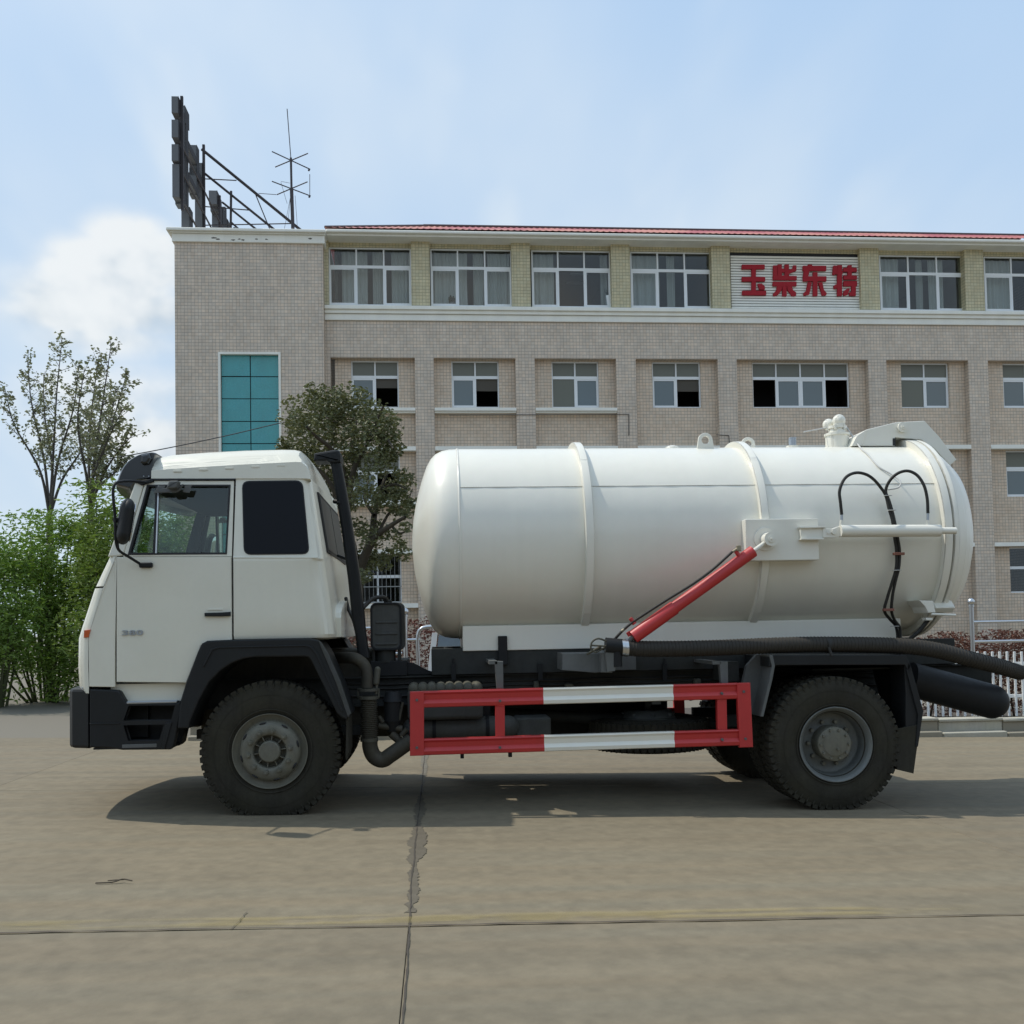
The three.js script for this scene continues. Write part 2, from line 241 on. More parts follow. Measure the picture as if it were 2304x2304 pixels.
M.teal = phys([1, 1, 1], 1, { map: paintMap([.045, .33, .365], .35, .5), roughnessMap: roughMap(.20, .34, .3), clearcoat: .5, clearcoatRoughness: .12 });
const office = thing('office_building', 'beige tiled four-storey office building with red roof behind the truck', 'building', [0, G0, BZ]);
office.rotation.y = BT; bases.set(office, [0, 0, 0]);
office.position.set(0, 0, BZ);
const O = (name, g, m, parent = office, label) => obj(name, g, m, parent, label);
const XR = bx(2440), TL = bx(394, .45), TR = bx(729, .45);
{
  // end block with its stair glazing
  const tf = .45, yTop = by(546, tf, 560), gl = [bx(491, tf), bx(631.5, tf), 1.2, by(793, tf, 560)];
  const rect = (a, b, c, d) => [V2(a, c), V2(b, c), V2(b, d), V2(a, d)];
  O('end_block', [extr(rect(TL, TR, G0, yTop), tf - .3, tf, 0, [rect(gl[0] + .05, gl[1] - .05, gl[2], gl[3] - .05).reverse()]), bb(TL, TL + .3, G0, yTop, -11, tf - .3), bb(TR - .3, TR, G0, yTop, -1, tf - .3), bb(TL + .3, TR, yTop - .3, yTop - .05, -11, tf - .3), bb(TL + .3, TR - .3, G0, yTop - .3, -11, -10.7)], M.tile);
  const cx0 = bx(384, tf + .25), cx1 = bx(733, tf + .12), c = (py) => by(py, tf + .2, 560);
  O('cornice', [rb(TL - .07, TR + .07, yTop - .02, c(524), -11.1, tf + .08, .02), rb(TL - .14, TR + .10, c(524.01), c(521), -11.15, tf + .15, .015), rb(TL - .22, TR + .12, c(521), c(514), -11.2, tf + .24, .03)], M.trim);
  const w = O('stair_window', [bb(gl[0], gl[0] + .07, gl[2], gl[3], tf - .1, tf + .05), bb(gl[1] - .07, gl[1], gl[2], gl[3], tf - .1, tf + .05), bb(gl[0] + .07, gl[1] - .07, gl[3] - .07, gl[3] + .003, tf - .1, tf + .05)], M.trim);
  O('mullion', [bb(gl[0] + .07, gl[1] - .07, gl[2], gl[3] - .07, tf - .22, tf - .18)], M.seal, w);
  const yy = [798, 847, 897, 948, 998, 1049, 1100, 1151, 1202, 1253].map((p) => by(p, tf - .1, 560)), xm = bx(562.7, tf - .1), r = rng(4);
  for (let i = 0; i + 1 < yy.length; i++) for (const [a, b] of [[gl[0] + .07, xm], [xm, gl[1] - .07]]) { const g = bb(a + .015, b - .015, yy[i + 1] + .015, yy[i] - .015, -.012, 0); g.rotateX((r() - .5) * .003); g.translate(0, 0, tf - .12 + (r() - .5) * .004); O('pane', g, M.teal, w); }
}
// main wing: wall, bays, ledges
const bays = [[743.5, 933], [975.8, 1159.6], [1202.7, 1386], [1430, 1614.6], [1657, 1952.6], [1993.7, 2178], [2222, 2406]].map(([a, b]) => [bx(a), bx(b)]);
const yLed = by(723), yLin = by(806), WING0 = TR;
const rectP = (a, b, c, d) => [V2(a, c), V2(b, c), V2(b, d), V2(a, d)];
{
  O('wall', extr(rectP(WING0 + .002, XR, G0, yLed), -.26, 0, 0, bays.map(([a, b]) => rectP(a, b, .4, yLin).reverse())), M.tile);
  O('ledge', [rb(WING0 + .004, XR, yLed - .02, by(708.5, .1), -.3, .07, .015), rb(WING0 + .004, XR, by(708, .1), by(699.5, .12), -.3, .13, .015), rb(WING0 + .004, XR, by(699, .15), by(690.5, .15), -.5, .20, .02)], M.trim);
}
const win3 = [[789.4, 896.3], [1015, 1122], [1240.5, 1346.4], [1466.8, 1575.6], [1692, 1910], [2026, 2134], [2255, 2362]].map(([a, b]) => [bx(a, -.26), bx(b, -.26)]);
const rows3 = [[by(917, -.26), by(812, -.26)], [by(1126, -.26), by(1017.5, -.26)], [by(1352, -.26), by(1245, -.26)]];
O('bay_wall', extr(rectP(WING0 + .3, XR, .4, yLin + .3), -.50, -.265, 0, win3.flatMap(([a, b]) => rows3.map(([c, d]) => rectP(a, b, c, d).reverse()))), M.tilePink);
bays.forEach(([a, b], i) => {
  if (i < 3) { O('sill', [rb(a + .003, b - .003, by(926, -.1), by(919, -.1), -.262, .04, .01), rb(a + .003, b - .003, by(930, -.1), by(926.3, -.1), -.262, -.02, .01)], M.trim); O('sill', rb(a + .003, b - .003, by(1136, -.1), by(1127, -.1), -.262, .03, .01), M.trim); O('sill', rb(a + .003, b - .003, by(1364, -.1), by(1354, -.1), -.262, .03, .01), M.trim); }
  O('lintel', rb(a + .003, b - .003, by(1014.5, -.1), by(1005, -.1), -.262, .02, .01), M.trim); O('lintel', rb(a + .003, b - .003, by(1243, -.1), by(1234, -.1), -.262, .02, .01), M.trim);
});
// a window: outer frame, transom, mullions, sliding sashes; panes p: c clear, f film, b blue film, o open
function makeWindow(x0, x1, y0, y1, z, cols, yt, kinds, sash) {
  const t = .045, d = .05, g = [bb(x0, x1, y0, y0 + t, z - d, z), bb(x0, x1, y1 - t, y1, z - d, z), bb(x0, x0 + t, y0 + t, y1 - t, z - d, z), bb(x1 - t, x1, y0 + t, y1 - t, z - d, z), bb(x0 + t, x1 - t, yt - .05, yt + .05, z - d, z + .004)];
  const w = (x1 - x0) / cols; for (let i = 1; i < cols; i++) g.push(bb(x0 + i * w - .03, x0 + i * w + .03, y0 + t, yt - .05, z - d, z + .002), bb(x0 + i * w - .025, x0 + i * w + .025, yt + .05, y1 - t, z - d, z + .002));
  const f = O('window', g, M.frame), r = rng(Math.round(x0 * 100 + y0 * 1000));
  for (let i = 0; i < cols; i++) for (const up of [0, 1]) {
    const k = kinds[up ? i : cols + i], a = x0 + i * w + .03, b = x0 + (i + 1) * w - .03, c = up ? yt + .05 : y0 + t, e = up ? y1 - t : yt - .05; if (k === 'o') continue;
    const mat = { c: M.pane, f: M.film, b: M.filmBlue }[k], pg = bb(a, b, c, e, -.004, 0); pg.translate(-(a + b) / 2, 0, 0); pg.rotateY((r() - .5) * .012); pg.translate((a + b) / 2, 0, z - .03 + (r() - .5) * .004); O('pane', pg, mat, f);
    if (!up && sash && sash.includes(i)) O('sash', [bb(a - .005, a + .05, c, e, z - .03, z - .006), bb(b - .05, b + .005, c, e, z - .03, z - .006), bb(a + .05, b - .05, c, c + .05, z - .03, z - .006), bb(a + .05, b - .05, e - .05, e, z - .03, z - .006)], M.frame, f);
  }
  return f;
}
function drape(parent, x0, x1, y0, y1, z, seed, gather = 1) { const r = rng(seed), n = Math.max(24, Math.round((x1 - x0) * 46)), ph = r() * 9, row = (y, k) => [...Array(n + 1)].map((_, i) => { const x = mix(x0, x1, i / n); return V(x + .01 * Math.sin(y * 3 + i), y, z + (.035 * Math.sin(i * .9 * gather + ph) + .03 * Math.sin(i * .37 + ph * 2)) * k); }); return O('curtain', loft([row(y1, .7), row(mix(y0, y1, .5), 1), row(y0, 1.15)], 1.2), M.curtain, parent); }
{
  const kinds3 = ['fffo', 'fffo', 'ffob', 'fffo', 'ffffobbo', 'ffob', 'fffo'];
  win3.forEach(([a, b], i) => { const k = kinds3[i], c = i === 4 ? 4 : 2, [y0, y1] = rows3[0]; makeWindow(a, b, y0, y1, -.36, c, mix(y0, y1, .655), i === 2 || i === 5 ? 'fffb' : i === 4 ? 'ffffobbo' : 'fffo'.replace('fffo', 'ffbo'), c === 4 ? [1, 2] : i === 2 || i === 5 ? [1] : [0]); });
  win3.forEach(([a, b], i) => { const [y0, y1] = rows3[1]; makeWindow(a, b, y0, y1, -.36, 2, mix(y0, y1, .62), i % 2 ? 'ffbb' : 'ffbo', [0]); });
  win3.forEach(([a, b], i) => { const [y0, y1] = rows3[2], f = makeWindow(a, b, y0, y1, -.36, 2, mix(y0, y1, .55), 'cccc', []); const bars = []; for (let x = a + .08; x < b; x += .145) bars.push(rod(V(x, y0, -.28), V(x, y1, -.28), .008, .008, 6)); bars.push(bb(a, b, mix(y0, y1, .33), mix(y0, y1, .33) + .03, -.295, -.27), bb(a, b, y0, y0 + .03, -.295, -.27), bb(a, b, y1 - .03, y1, -.295, -.27)); if (i < 3) each('window_bar', bars, M.barGrey, f); });
}
each('blind', [0, 1, 3].map((i) => { const [a, b] = win3[i], [y0, y1] = rows3[0], yt = mix(y0, y1, .655); return bb(mix(a, b, .5) + .04, b - .05, yt - .36 - (i % 2) * .1, yt - .06, -.44, -.42); }), std([.09, .08, .065], .9), office);
{ const r = rng(90), g = []; for (let i = 0; i < 9; i++) { const px = 470 + r() * 250, y = by(533 + r() * 8, .54, px), x = bx(px, .54, 533), w = .02 + r() * .07, o = [...Array(9)].map((_, k) => V2(x + w * (.5 + r()) * Math.cos(k * .7), y + .022 * (.5 + r()) * Math.sin(k * .7))); g.push(extr(o, .531, .5325 + i * .0002)); } O('peeling_patch', g, std([.13, .12, .10], .9)).userData.kind = 'stuff'; }
// top floor
const p4 = [[928, 970], [1155, 1197], [1380, 1422], [1606.5, 1648], [1942, 1984], [2178, 2220], [2404, 2440]].map(([a, b]) => [bx(a, -.02), bx(b, -.02)]);
const y4 = [by(690, -.02), by(546, -.02)], yw = [by(689.5, -.24), by(561, -.24)];
{
  O('pillar', [bb(WING0 + .002, bx(741, -.02), y4[0], y4[1], -.5, -.02)], M.tileYellow);
  for (const [a, b] of p4) O('pillar', bb(a, b, y4[0], y4[1], -.5, -.02), M.tileYellow);
  const L = [bx(741, -.02), ...p4.flat()]; for (let i = 0; i + 1 < L.length; i += 2) O('head_wall', bb(L[i], L[i + 1], yw[1], y4[1], -.5, -.22), M.tileYellow);
  const gut = (py) => by(py, .45, 1152); const e0 = WING0 + .13;
  O('eaves', [rb(e0, XR, y4[1] - .01, gut(530), -.6, .42, .02), rb(WING0 + .01, e0, y4[1] - .01, gut(530), -.6, .2, .01), rb(e0 - .02, XR, gut(530.2), gut(523.5), .30, .55, .035)], M.trim);
  const spots = [[742, 928, 'ccc', [[.14, .47], [.52, .66], [.75, 1]]], [971.7, 1155, 'ccc', [[0, .46], [.52, .66], [.70, 1]]], [1199.8, 1377.7, 'ccc', [[0, .30], [.88, .99]]], [1423, 1605.5, 'ccc', [[0, .38], [.46, .58]]], null, [1985, 2178, 'ccc', [[.04, .28], [.46, .55], [.6, .8]]], [2221, 2404, 'ccc', [[0, .4], [.6, .9]]]];
  spots.forEach((s, i) => { if (!s) return; const a = bx(s[0], -.3), b = bx(s[1], -.3), f = makeWindow(a, b, yw[0], yw[1], -.30, 3, mix(yw[0], yw[1], .67), 'cccccc', [0, 2]); for (const [u, v] of s[3]) drape(f, mix(a, b, u) + .02, mix(a, b, v) - .02, yw[0] + .03, yw[1] - .03, -.62, 60 + i * 7 + Math.round(u * 10), 1 + (u > .4 ? .4 : 0)); });
}
// floors, ceilings and partitions seen through the glass
{
  const fl = [.4, rows3[2][1] + .55, rows3[1][1] + .38, rows3[0][1] + .55, y4[1] + .05], g = [], b = [];
  for (const y of fl) g.push(bb(WING0 + .3, XR, y - .12, y, -7, -.505));
  for (const [, x] of bays.slice(0, -1)) g.push(bb(x + .25, x + .37, .4, y4[1], -7, -.505));
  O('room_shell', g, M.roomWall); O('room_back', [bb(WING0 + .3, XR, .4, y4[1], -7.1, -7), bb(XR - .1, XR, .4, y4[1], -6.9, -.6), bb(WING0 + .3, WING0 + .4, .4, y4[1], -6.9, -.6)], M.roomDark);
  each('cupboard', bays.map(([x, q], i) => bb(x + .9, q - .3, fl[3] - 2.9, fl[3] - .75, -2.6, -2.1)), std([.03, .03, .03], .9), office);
  each('ceiling_lamp', [bb(bx(1290, -2), bx(1330, -2), fl[4] - .32, fl[4] - .27, -2.4, -2.3), bb(bx(1290, -2), bx(1330, -2), fl[4] - .32, fl[4] - .27, -3.4, -3.3)], M.frame, office);
}
// red roof: ribbed sheeting behind the gutter, hipped at the end
{
  const red = std([1, 1, 1], .6, { map: (() => { const a = pfbm(9, 4, 5, 171); return tex(512, 512, (u, v) => { const k = a(u, v), f = sstep(.42, .62, k); return [mix(.33, .44, f), mix(.065, .165, f), mix(.075, .125, f)]; }, true, 1 / 9, 1 / 9); })() });
  const ye = by(521.5, .4, 1400), q0 = bx(733, .3), ridge = onB(1150, 512.5, -3.4).y, xa = bx(735, .3), xb = bx(968, -3.4, 512), rows = [], n = Math.round((XR - xa) / .055);
  const topAt = (x) => clamp((x - xa) / (xb - xa)); for (const v of [0, .5, 1]) { const row = []; for (let i = 0; i <= n; i++) { const x = mix(xa, XR, i / n), t = v * Math.min(1, topAt(x) * 1.0 + .02); row.push(V(x, mix(ye, ridge, t) + .02 * (i % 4 === 0 ? 1 : i % 4 === 2 ? -.3 : .1), mix(.38, -3.4, t))); } rows.push(row); }
  const roof = O('roof', [loft(rows, .5), loft([[V(xa, ye, .38), V(xb, ridge, -3.4)], [V(xa, ye, -7), V(xb, ridge, -3.5)]]), loft([[V(xb, ridge, -3.45), V(XR, ridge, -3.45)], [V(xa, ye, -7), V(XR, ye, -7)]])], red);
  O('ridge_cap', [rb(bx(952, -3.4, 512), XR, ridge - .03, ridge + .06, -3.6, -3.3, .03), rod(V(xa, ye + .04, .3), V(xb, ridge + .03, -3.4), .05)], std([.10, .07, .07], .7), roof);
  O('back_wall', [bb(XR - .2, XR, G0, ye, -10.9, -.6), bb(WING0, XR, G0, ye, -11, -10.8)], M.tile);
}
O('conduit', [tube([onB(1010, 934, .02), onB(1380, 932, .02), onB(1415, 932, .02)], .012, 6, 6), rod(onB(1415, 932, .02), onB(1415, 980, .02), .014), rod(onB(1612, 978, .02), onB(1640, 980, .02), .012), rod(onB(1640, 980, .02), onB(1642, 1004, .02), .012)], std([.12, .11, .10], .7));
// things on the top-floor sills
{ const p = onB(1369, 689, -.40).applyMatrix4(BM); const t = thing('plant_pot', 'white tapered flowerpot with a spiky plant on the top-floor windowsill', 'plant pot', [p.x, p.y, p.z]); obj('pot', new THREE.CylinderGeometry(.115, .085, .36, 20).translate(p.x, p.y + .18, p.z), M.frame, t); const l = []; for (let i = 0; i < 14; i++) { const a = i * 2.4, b = V(p.x, p.y + .36, p.z); l.push(rod(b, b.clone().add(V(.14 * Math.cos(a), .16 + .2 * (i % 3) / 2, .1 * Math.sin(a))), .014, .003, 5)); } obj('leaf', l, std([.04, .07, .03], .7), t); }
{ const p = onB(1017, 688, -.42).applyMatrix4(BM); const t = thing('potted_plant', 'little round bushy plant in a low bowl behind the second top-floor window', 'plant pot', [p.x, p.y, p.z]); obj('bowl', new THREE.CylinderGeometry(.11, .07, .10, 18).translate(p.x, p.y + .06, p.z), std([.22, .22, .2], .6), t); const l = [], r = rng(8); for (let i = 0; i < 40; i++) l.push(new THREE.SphereGeometry(.028, 5, 4).translate(p.x + (r() - .5) * .2, p.y + .13 + r() * .2, p.z + (r() - .5) * .14)); obj('foliage', l, std([.12, .10, .04], .8), t); }

// ---------------------------------------------------------------- sign on the top floor
{
  const s = thing('wall_sign', 'red lettering on white horizontal slats between the top-floor windows', 'sign', [0, 0, BZ]); s.rotation.y = BT; bases.set(s, [0, 0, 0]);
  const z = -.16, a = bx(1649, z), b = bx(1942, z), y0 = by(690, z), y1 = by(567, z), n = 20;
  obj('backing', [bb(a, b, y0, y1 + .1, z - .32, z - .06)], M.seal, s);
  for (let i = 0; i < n; i++) obj('slat', rb(a + .01, b - .01, mix(y0, y1, (i + .14) / n), mix(y0, y1, (i + .93) / n), z - .06, z - .02, .012, 1), M.trim, s);
  const red = std([.36, .012, .022], .85), Q = (l) => l.map(([u, v]) => { const p = onB(1640 + u * .17081, 580 + v * .17081, z); return V2(p.x, p.y); }), bar = (u0, u1, v0, v1, k = 0) => Q([[u0, v0 + k], [u1, v0 - k], [u1, v1 - k], [u0, v1 + k]]);
  const chars = [
    [bar(165, 465, 97, 157), bar(165, 471, 260, 318), bar(170, 485, 440, 498), bar(293, 350, 130, 470), Q([[372, 350], [425, 344], [468, 384], [466, 428], [396, 426]])],
    [bar(577, 630, 108, 296), bar(634, 690, 95, 285), bar(680, 728, 150, 200), bar(575, 742, 240, 300), bar(728, 785, 95, 290), bar(770, 882, 150, 200, 22), bar(838, 884, 105, 170), bar(728, 888, 245, 300), bar(574, 885, 320, 378), bar(700, 757, 330, 510), Q([[630, 370], [700, 370], [692, 430], [640, 495], [590, 510], [575, 480], [625, 430]]), Q([[760, 370], [825, 370], [840, 430], [882, 460], [880, 505], [828, 510], [768, 430]])],
    [bar(968, 1275, 113, 180), bar(1035, 1090, 97, 130), Q([[984, 150], [1062, 150], [1036, 258], [972, 258]]), bar(970, 1277, 250, 316), bar(1100, 1160, 195, 508), Q([[1034, 325], [1086, 330], [1062, 450], [1050, 490], [985, 506], [975, 470], [1015, 440]]), Q([[1170, 330], [1225, 326], [1242, 425], [1282, 470], [1275, 500], [1222, 502]])],
    [bar(1420, 1482, 105, 508), Q([[1368, 110], [1418, 110], [1420, 190], [1376, 238], [1358, 225]]), bar(1370, 1490, 180, 222), Q([[1372, 375], [1425, 345], [1425, 405], [1382, 418]]), bar(1498, 1677, 138, 192), bar(1558, 1612, 105, 270), bar(1500, 1680, 240, 292), bar(1503, 1682, 312, 380), bar(1608, 1666, 360, 506), Q([[1512, 440], [1560, 405], [1588, 412], [1560, 490], [1512, 506], [1498, 480]]), bar(1580, 1660, 455, 504)]];
  chars.forEach((c, i) => obj('character', c.map((o, j) => extr(soften(o, .012, 2), z - .01 - j * .0021, z + .07 - j * .0023, .006)), red, s));
}
// ---------------------------------------------------------------- on the flat roof: sign frame and aerial
{
  const yr = by(514, -2, 560) - .05, s = thing('rooftop_sign', 'dark steel frame with big box characters seen from the side on the roof', 'sign', [0, 0, BZ]); s.rotation.y = BT; bases.set(s, [0, 0, 0]);
  const dark = std([.014, .014, .016], .8), side = std([.13, .135, .14], .6), xs = bx(404, -.2, 400), st = std([.035, .03, .032], .7);
  const zz = (px, py) => { const o = eye.clone().applyMatrix4(BI), d = rayTo(px, py).transformDirection(BI); const t = (xs - o.x) / d.x; return d.multiplyScalar(t).add(o); };       // the point in the plane of the letters
  const letter = (spec, th = .24) => { const g = [], e = []; spec.forEach(([z0, z1, y0, y1], i) => { g.push(bb(xs - th - i * .003, xs - .02 + i * .002, y0, y1, z0, z1)); e.push(bb(xs - .019 + i * .002, xs - .012 + i * .002, y0 - .01, y1 + .01, z0 + .01, z1 - .01)); }); const c = obj('character', g, side, s, 'box character with dark back'); obj('back_plate', e, dark, c); return c; };
  const zA = -.15, zB = -4.3, H = 4.02, D = zB - zA, u = (k) => zA + D * k, v = (k) => yr - .08 + H * k, box4 = (f, g, l) => l.map(([a, b, c, d]) => [f(a), f(b), g(c), g(d)]);
  letter(box4(u, v, [[0, .10, .83, .97], [0, .12, .62, .77], [0, .10, .42, .56], [.02, .14, .12, .40], [.12, .22, .10, .93], [.26, .34, .16, .88], [.22, .38, .87, 1.01], [.34, .66, .70, .76], [.34, .66, .43, .48], [.66, .76, .42, .88], [.88, .98, .13, .82], [.66, .98, .60, .67], [.36, .48, -.08, .18]]));
  const zC = -6.7, zD = -10.5, u2 = (k) => mix(zC, zD, k), v2 = (k) => yr - .45 + 3.95 * k;
  letter(box4(u2, v2, [[0, .12, .84, .98], [.08, .60, .80, .90], [.16, .24, -.02, .97], [.44, .52, -.02, .99], [0, .14, .42, .58], [.72, .80, -.02, .92], [.90, .98, -.02, .74], [.2, .98, .56, .66], [.2, .98, .26, .36], [.0, .10, .16, .30], [.28, .40, .1, .92], [.56, .68, .2, .9], [.82, .9, .1, .8]]), .34);
  const bk = (a, b, r = .035) => rod(a, b, r, r, 8), gp = (px, py, z) => onB(px, py, z);
  const postZ = [-.4, -3.9, -6.9, -10.2];
  for (const z of postZ) obj('post', bb(xs, xs + .09, yr, yr + (z > -4 ? 3.95 : 3.3), z - .045, z + .045), st, s);
  for (const [y, z1] of [[.3, -9.4], [1.3, -9.4], [2.2, -9.4]]) obj('rail', bk(V(xs + .05, yr + y, -.4), V(xs + .05, yr + y, z1)), st, s);
  const bq = (a, b, r) => bk(onB(...a, -3.9), onB(...b, -3.9), r), low = ([px, py]) => [px, py + 4];
  for (const [a, b, r] of [[[454, 336], [677, 518], .055], [[454, 385], [619, 518], .045], [[500, 455], [579, 518], .04], [[519, 499], [540, 518], .035]]) obj('brace', bq(a, b, r), st, s);
  for (const [a, b] of [[[452, 402], [532, 406]], [[452, 464], [563, 473]], [[450, 507], [655, 503]]]) obj('rail', bq(a, b, .022), st, s);
  obj('strut', bq([572, 430], [608, 518], .02), st, s);
  obj('post', bq([520, 430], [519, 518], .045), st, s);
  const an = thing('roof_aerial', 'tall thin aerial with two tiers of crossed arms on the roof', 'aerial', [0, 0, BZ]); an.rotation.y = BT; bases.set(an, [0, 0, 0]);
  const za = -3.4, Q = (px, py) => onB(px, py, za), am = std([.06, .055, .06], .6, { metalness: .4 });
  obj('mast', [bk(Q(659, 514), Q(656, 425), .065), bk(Q(656, 430), Q(654.5, 355), .042), bk(Q(654.5, 357), Q(646, 245), .016)], am, an);
  for (const [a, b] of [[[612, 341], [698, 381]], [[619, 376], [693, 345]], [[612, 408], [699, 441]], [[623, 438], [692, 409]]]) obj('arm', bk(Q(...a), Q(...b), .022), am, an);
  obj('whip', [bk(Q(697, 392), Q(697, 440), .012), bk(Q(582, 435), Q(622, 438), .012), ballAt(Q(695, 383), .04, 8), ballAt(Q(696, 443), .04, 8)], am, an);
  obj('stay_wire', [[[654, 440], [640, 514]], [[655, 430], [648, 500]], [[664, 440], [669, 510]], [[632, 408], [652, 412]], [[632, 410], [646, 458]]].map(([a, b]) => bk(Q(...a), Q(...b), .007)), am, an);
}
// ---------------------------------------------------------------- the tanker lorry
const truck = thing('tanker_truck', 'white vacuum tanker truck parked side-on across the concrete yard', 'truck', [0.9, gy(0.9), 0]);
const T = (name, g, m, parent = truck, label) => obj(name, g, m, parent, label);
const part = (name, parent = truck) => { const g = new THREE.Group(); g.name = name; parent.add(g); return g; };
const both = (list) => { list = flat(list); return [...list, ...list.map(flip)]; };

// --- cab
const belt = P(400, 1255, 1.225).y;
const zs = (y) => (y < belt ? 1.225 : 1.217 - .14 * (y - belt));
const S = (px, py) => { let p = P(px, py, 1.2); for (let i = 0; i < 4; i++) p = P(px, py, zs(p.y)); return p; };
const SL = (l) => l.map(([a, b]) => { const p = S(a, b); return V2(p.x, p.y); });
const lean = (g, off = 0) => { const p = g.attributes.position; for (let i = 0; i < p.count; i++) p.setZ(i, p.getZ(i) + zs(p.getY(i)) + off); g.computeVertexNormals(); return g; };
const panel = (l, t = .035, holes = [], bevel = .005, off = 0) => lean(extr(SL(l), -t, 0, bevel, holes.map(SL)), off);
const lerpAt = (table, v) => { for (let i = 0; i + 1 < table.length; i++) { const [a, b] = table[i], [c, d] = table[i + 1]; if ((v - a) * (v - c) <= 0) return mix(b, d, (v - a) / (c - a)); } return (Math.abs(v - table[0][0]) < Math.abs(v - table[table.length - 1][0]) ? table[0] : table[table.length - 1])[1]; };
{
  const rearPx = (py) => mix(699.7, 752, (py - 1076) / 353), seamPx = (py) => lerpAt([[1076, 529], [1250, 523], [1445, 524]], py);
  const rows = [];
  for (const [py, inset] of [[1438, .05], [1434, .012], [1426, 0], [1380, 0], [1320, 0], [1262, 0], [1256, 0], [1249, 0], [1200, 0], [1140, 0], [1076, 0], [1066, .03]]) {
    const a = S(seamPx(py) + 2, py), b = S(rearPx(py), py), z = zs(b.y) - inset, r = py > 1256 ? .13 : .10, row = [], y = b.y;
    row.push(V(a.x, y, z), V(mix(a.x, b.x, .5), y, z));
    for (let i = 0; i <= 7; i++) { const t = i / 7 * Math.PI / 2; row.push(V(b.x - inset - r + r * Math.sin(t), y, z - r + r * Math.cos(t))); }
    for (let i = 1; i < 6; i++) row.push(V(b.x - inset + .012 * Math.sin(i / 6 * Math.PI), y, (z - r) * (1 - i / 3)));
    const half = row.slice(0, 10).map((p) => V(p.x, p.y, -p.z)).reverse();
    rows.push([...row, ...half]);
  }
  const shell = [loft(rows, .5)];
  // front corner panels and the nose
  const Ft = [[1545, 200], [1527, 198.6], [1436, 198.6], [1411, 205], [1322, 232], [1250, 262], [1085, 323]];
  const noseRow = (py, c) => { const p = S(lerpAt(Ft, py), py), z = zs(p.y), row = []; for (let i = 0; i <= 8; i++) { const t = i / 8 * Math.PI / 2; row.push(V(p.x - c * Math.sin(t), p.y, z - .26 * (1 - Math.cos(t)))); } for (let i = 1; i < 8; i++) { const q = (z - .26) * (1 - i / 4); row.push(V(p.x - c - .15 * (1 - (q / (z - .26)) ** 2), p.y, q)); } return [...row, ...row.slice(0, 9).map((q) => V(q.x, q.y, -q.z)).reverse()]; };
  shell.push(loft([[1560, .10], [1545, .135], [1500, .14], [1436, .135], [1411, .13], [1365, .125], [1323, .12]].map((a) => noseRow(...a)), .5));
  shell.push(loft([[1319, .118], [1285, .11], [1252, .10]].map((a) => noseRow(...a)), .5));
  shell.push(...both(panel([[200, 1545], [198.6, 1436], [205, 1411], [232, 1322], [262, 1251], [258.6, 1256], [258.6, 1535], [258.6, 1546]])));
  shell.push(...both(panel([[303, 1087], [325, 1085], [278, 1249], [262, 1252], [242, 1252]], .10, [], .012)));
  shell.push(bb(P(250, 1560, 1.15).x, P(420, 1560, 1.15).x, P(330, 1578, 1.15).y, P(330, 1538, 1.15).y, -1.16, 1.16));
  // roof
  const st = [[341, 1060, 1038, 1077], [352, 1058, 1031, 1077], [387, 1055, 1024, 1077], [470, 1050, 1017.5, 1077], [553, 1045, 1013.5, 1077], [635, 1041, 1011.5, 1077], [664, 1039.5, 1012, 1077], [678, 1040, 1016, 1077], [690, 1050, 1036, 1077], [699, 1070, 1066, 1078]];
  const rr = st.map(([px, cp, tp, ep]) => { const e = S(px, ep), z0 = zs(e.y), c = P(px, cp, z0), t = P(px, tp, z0 - .25), row = [V(e.x, e.y - .01, z0 - .02), V(e.x, e.y, z0 + .012), V(c.x, c.y, z0 + .006), V(c.x, mix(c.y, t.y, .16), z0 - .02), V(t.x, mix(c.y, t.y, .5), z0 - .07), V(t.x, mix(c.y, t.y, .8), z0 - .14), V(t.x, t.y, z0 - .26), V(t.x, t.y + .02, z0 - .6)]; return [...row, V(t.x, t.y + .03, 0), ...row.map((p) => V(p.x, p.y, -p.z)).reverse()]; });
  { const e = S(699, 1078); rr.push(rr[rr.length - 1].map((p) => V(p.x + .002, e.y - .02, p.z))); }
  rr.unshift(rr[0].map((p) => V(p.x + .002, rr[0][0].y, p.z * .9)));
  const cab = T('cab', shell, M.white);
  const roof = T('roof', loft(rr, .55), M.white, cab);
  const lips = []; for (const px of [401, 459, 517.5, 576, 634]) { const c = S(px, mix(1060, 1042, (px - 341) / 330) + 6); lips.push(rb(c.x - .034, c.x + .034, c.y - .002, c.y + .016, zs(c.y) - .02, zs(c.y) + .024, .004)); }
  each('roof_lip', both(lips), M.white, cab);
  // dark lining of the cab
  { const a = P(330, 1090, 1.1), b = P(540, 1090, 1.1), y = a.y - .02; T('headliner', [bb(a.x - .02, b.x + .5, y, y + .05, -1.1, 1.1), bb(b.x + .02, b.x + .06, 1.55, y, -1.1, 1.1)], M.trimDark, cab); T('dashboard', bb(P(262, 1250, 1.1).x - .05, P(262, 1250, 1.1).x + .3, 1.55, belt - .06, -1.1, 1.1), M.trimDark, cab); }
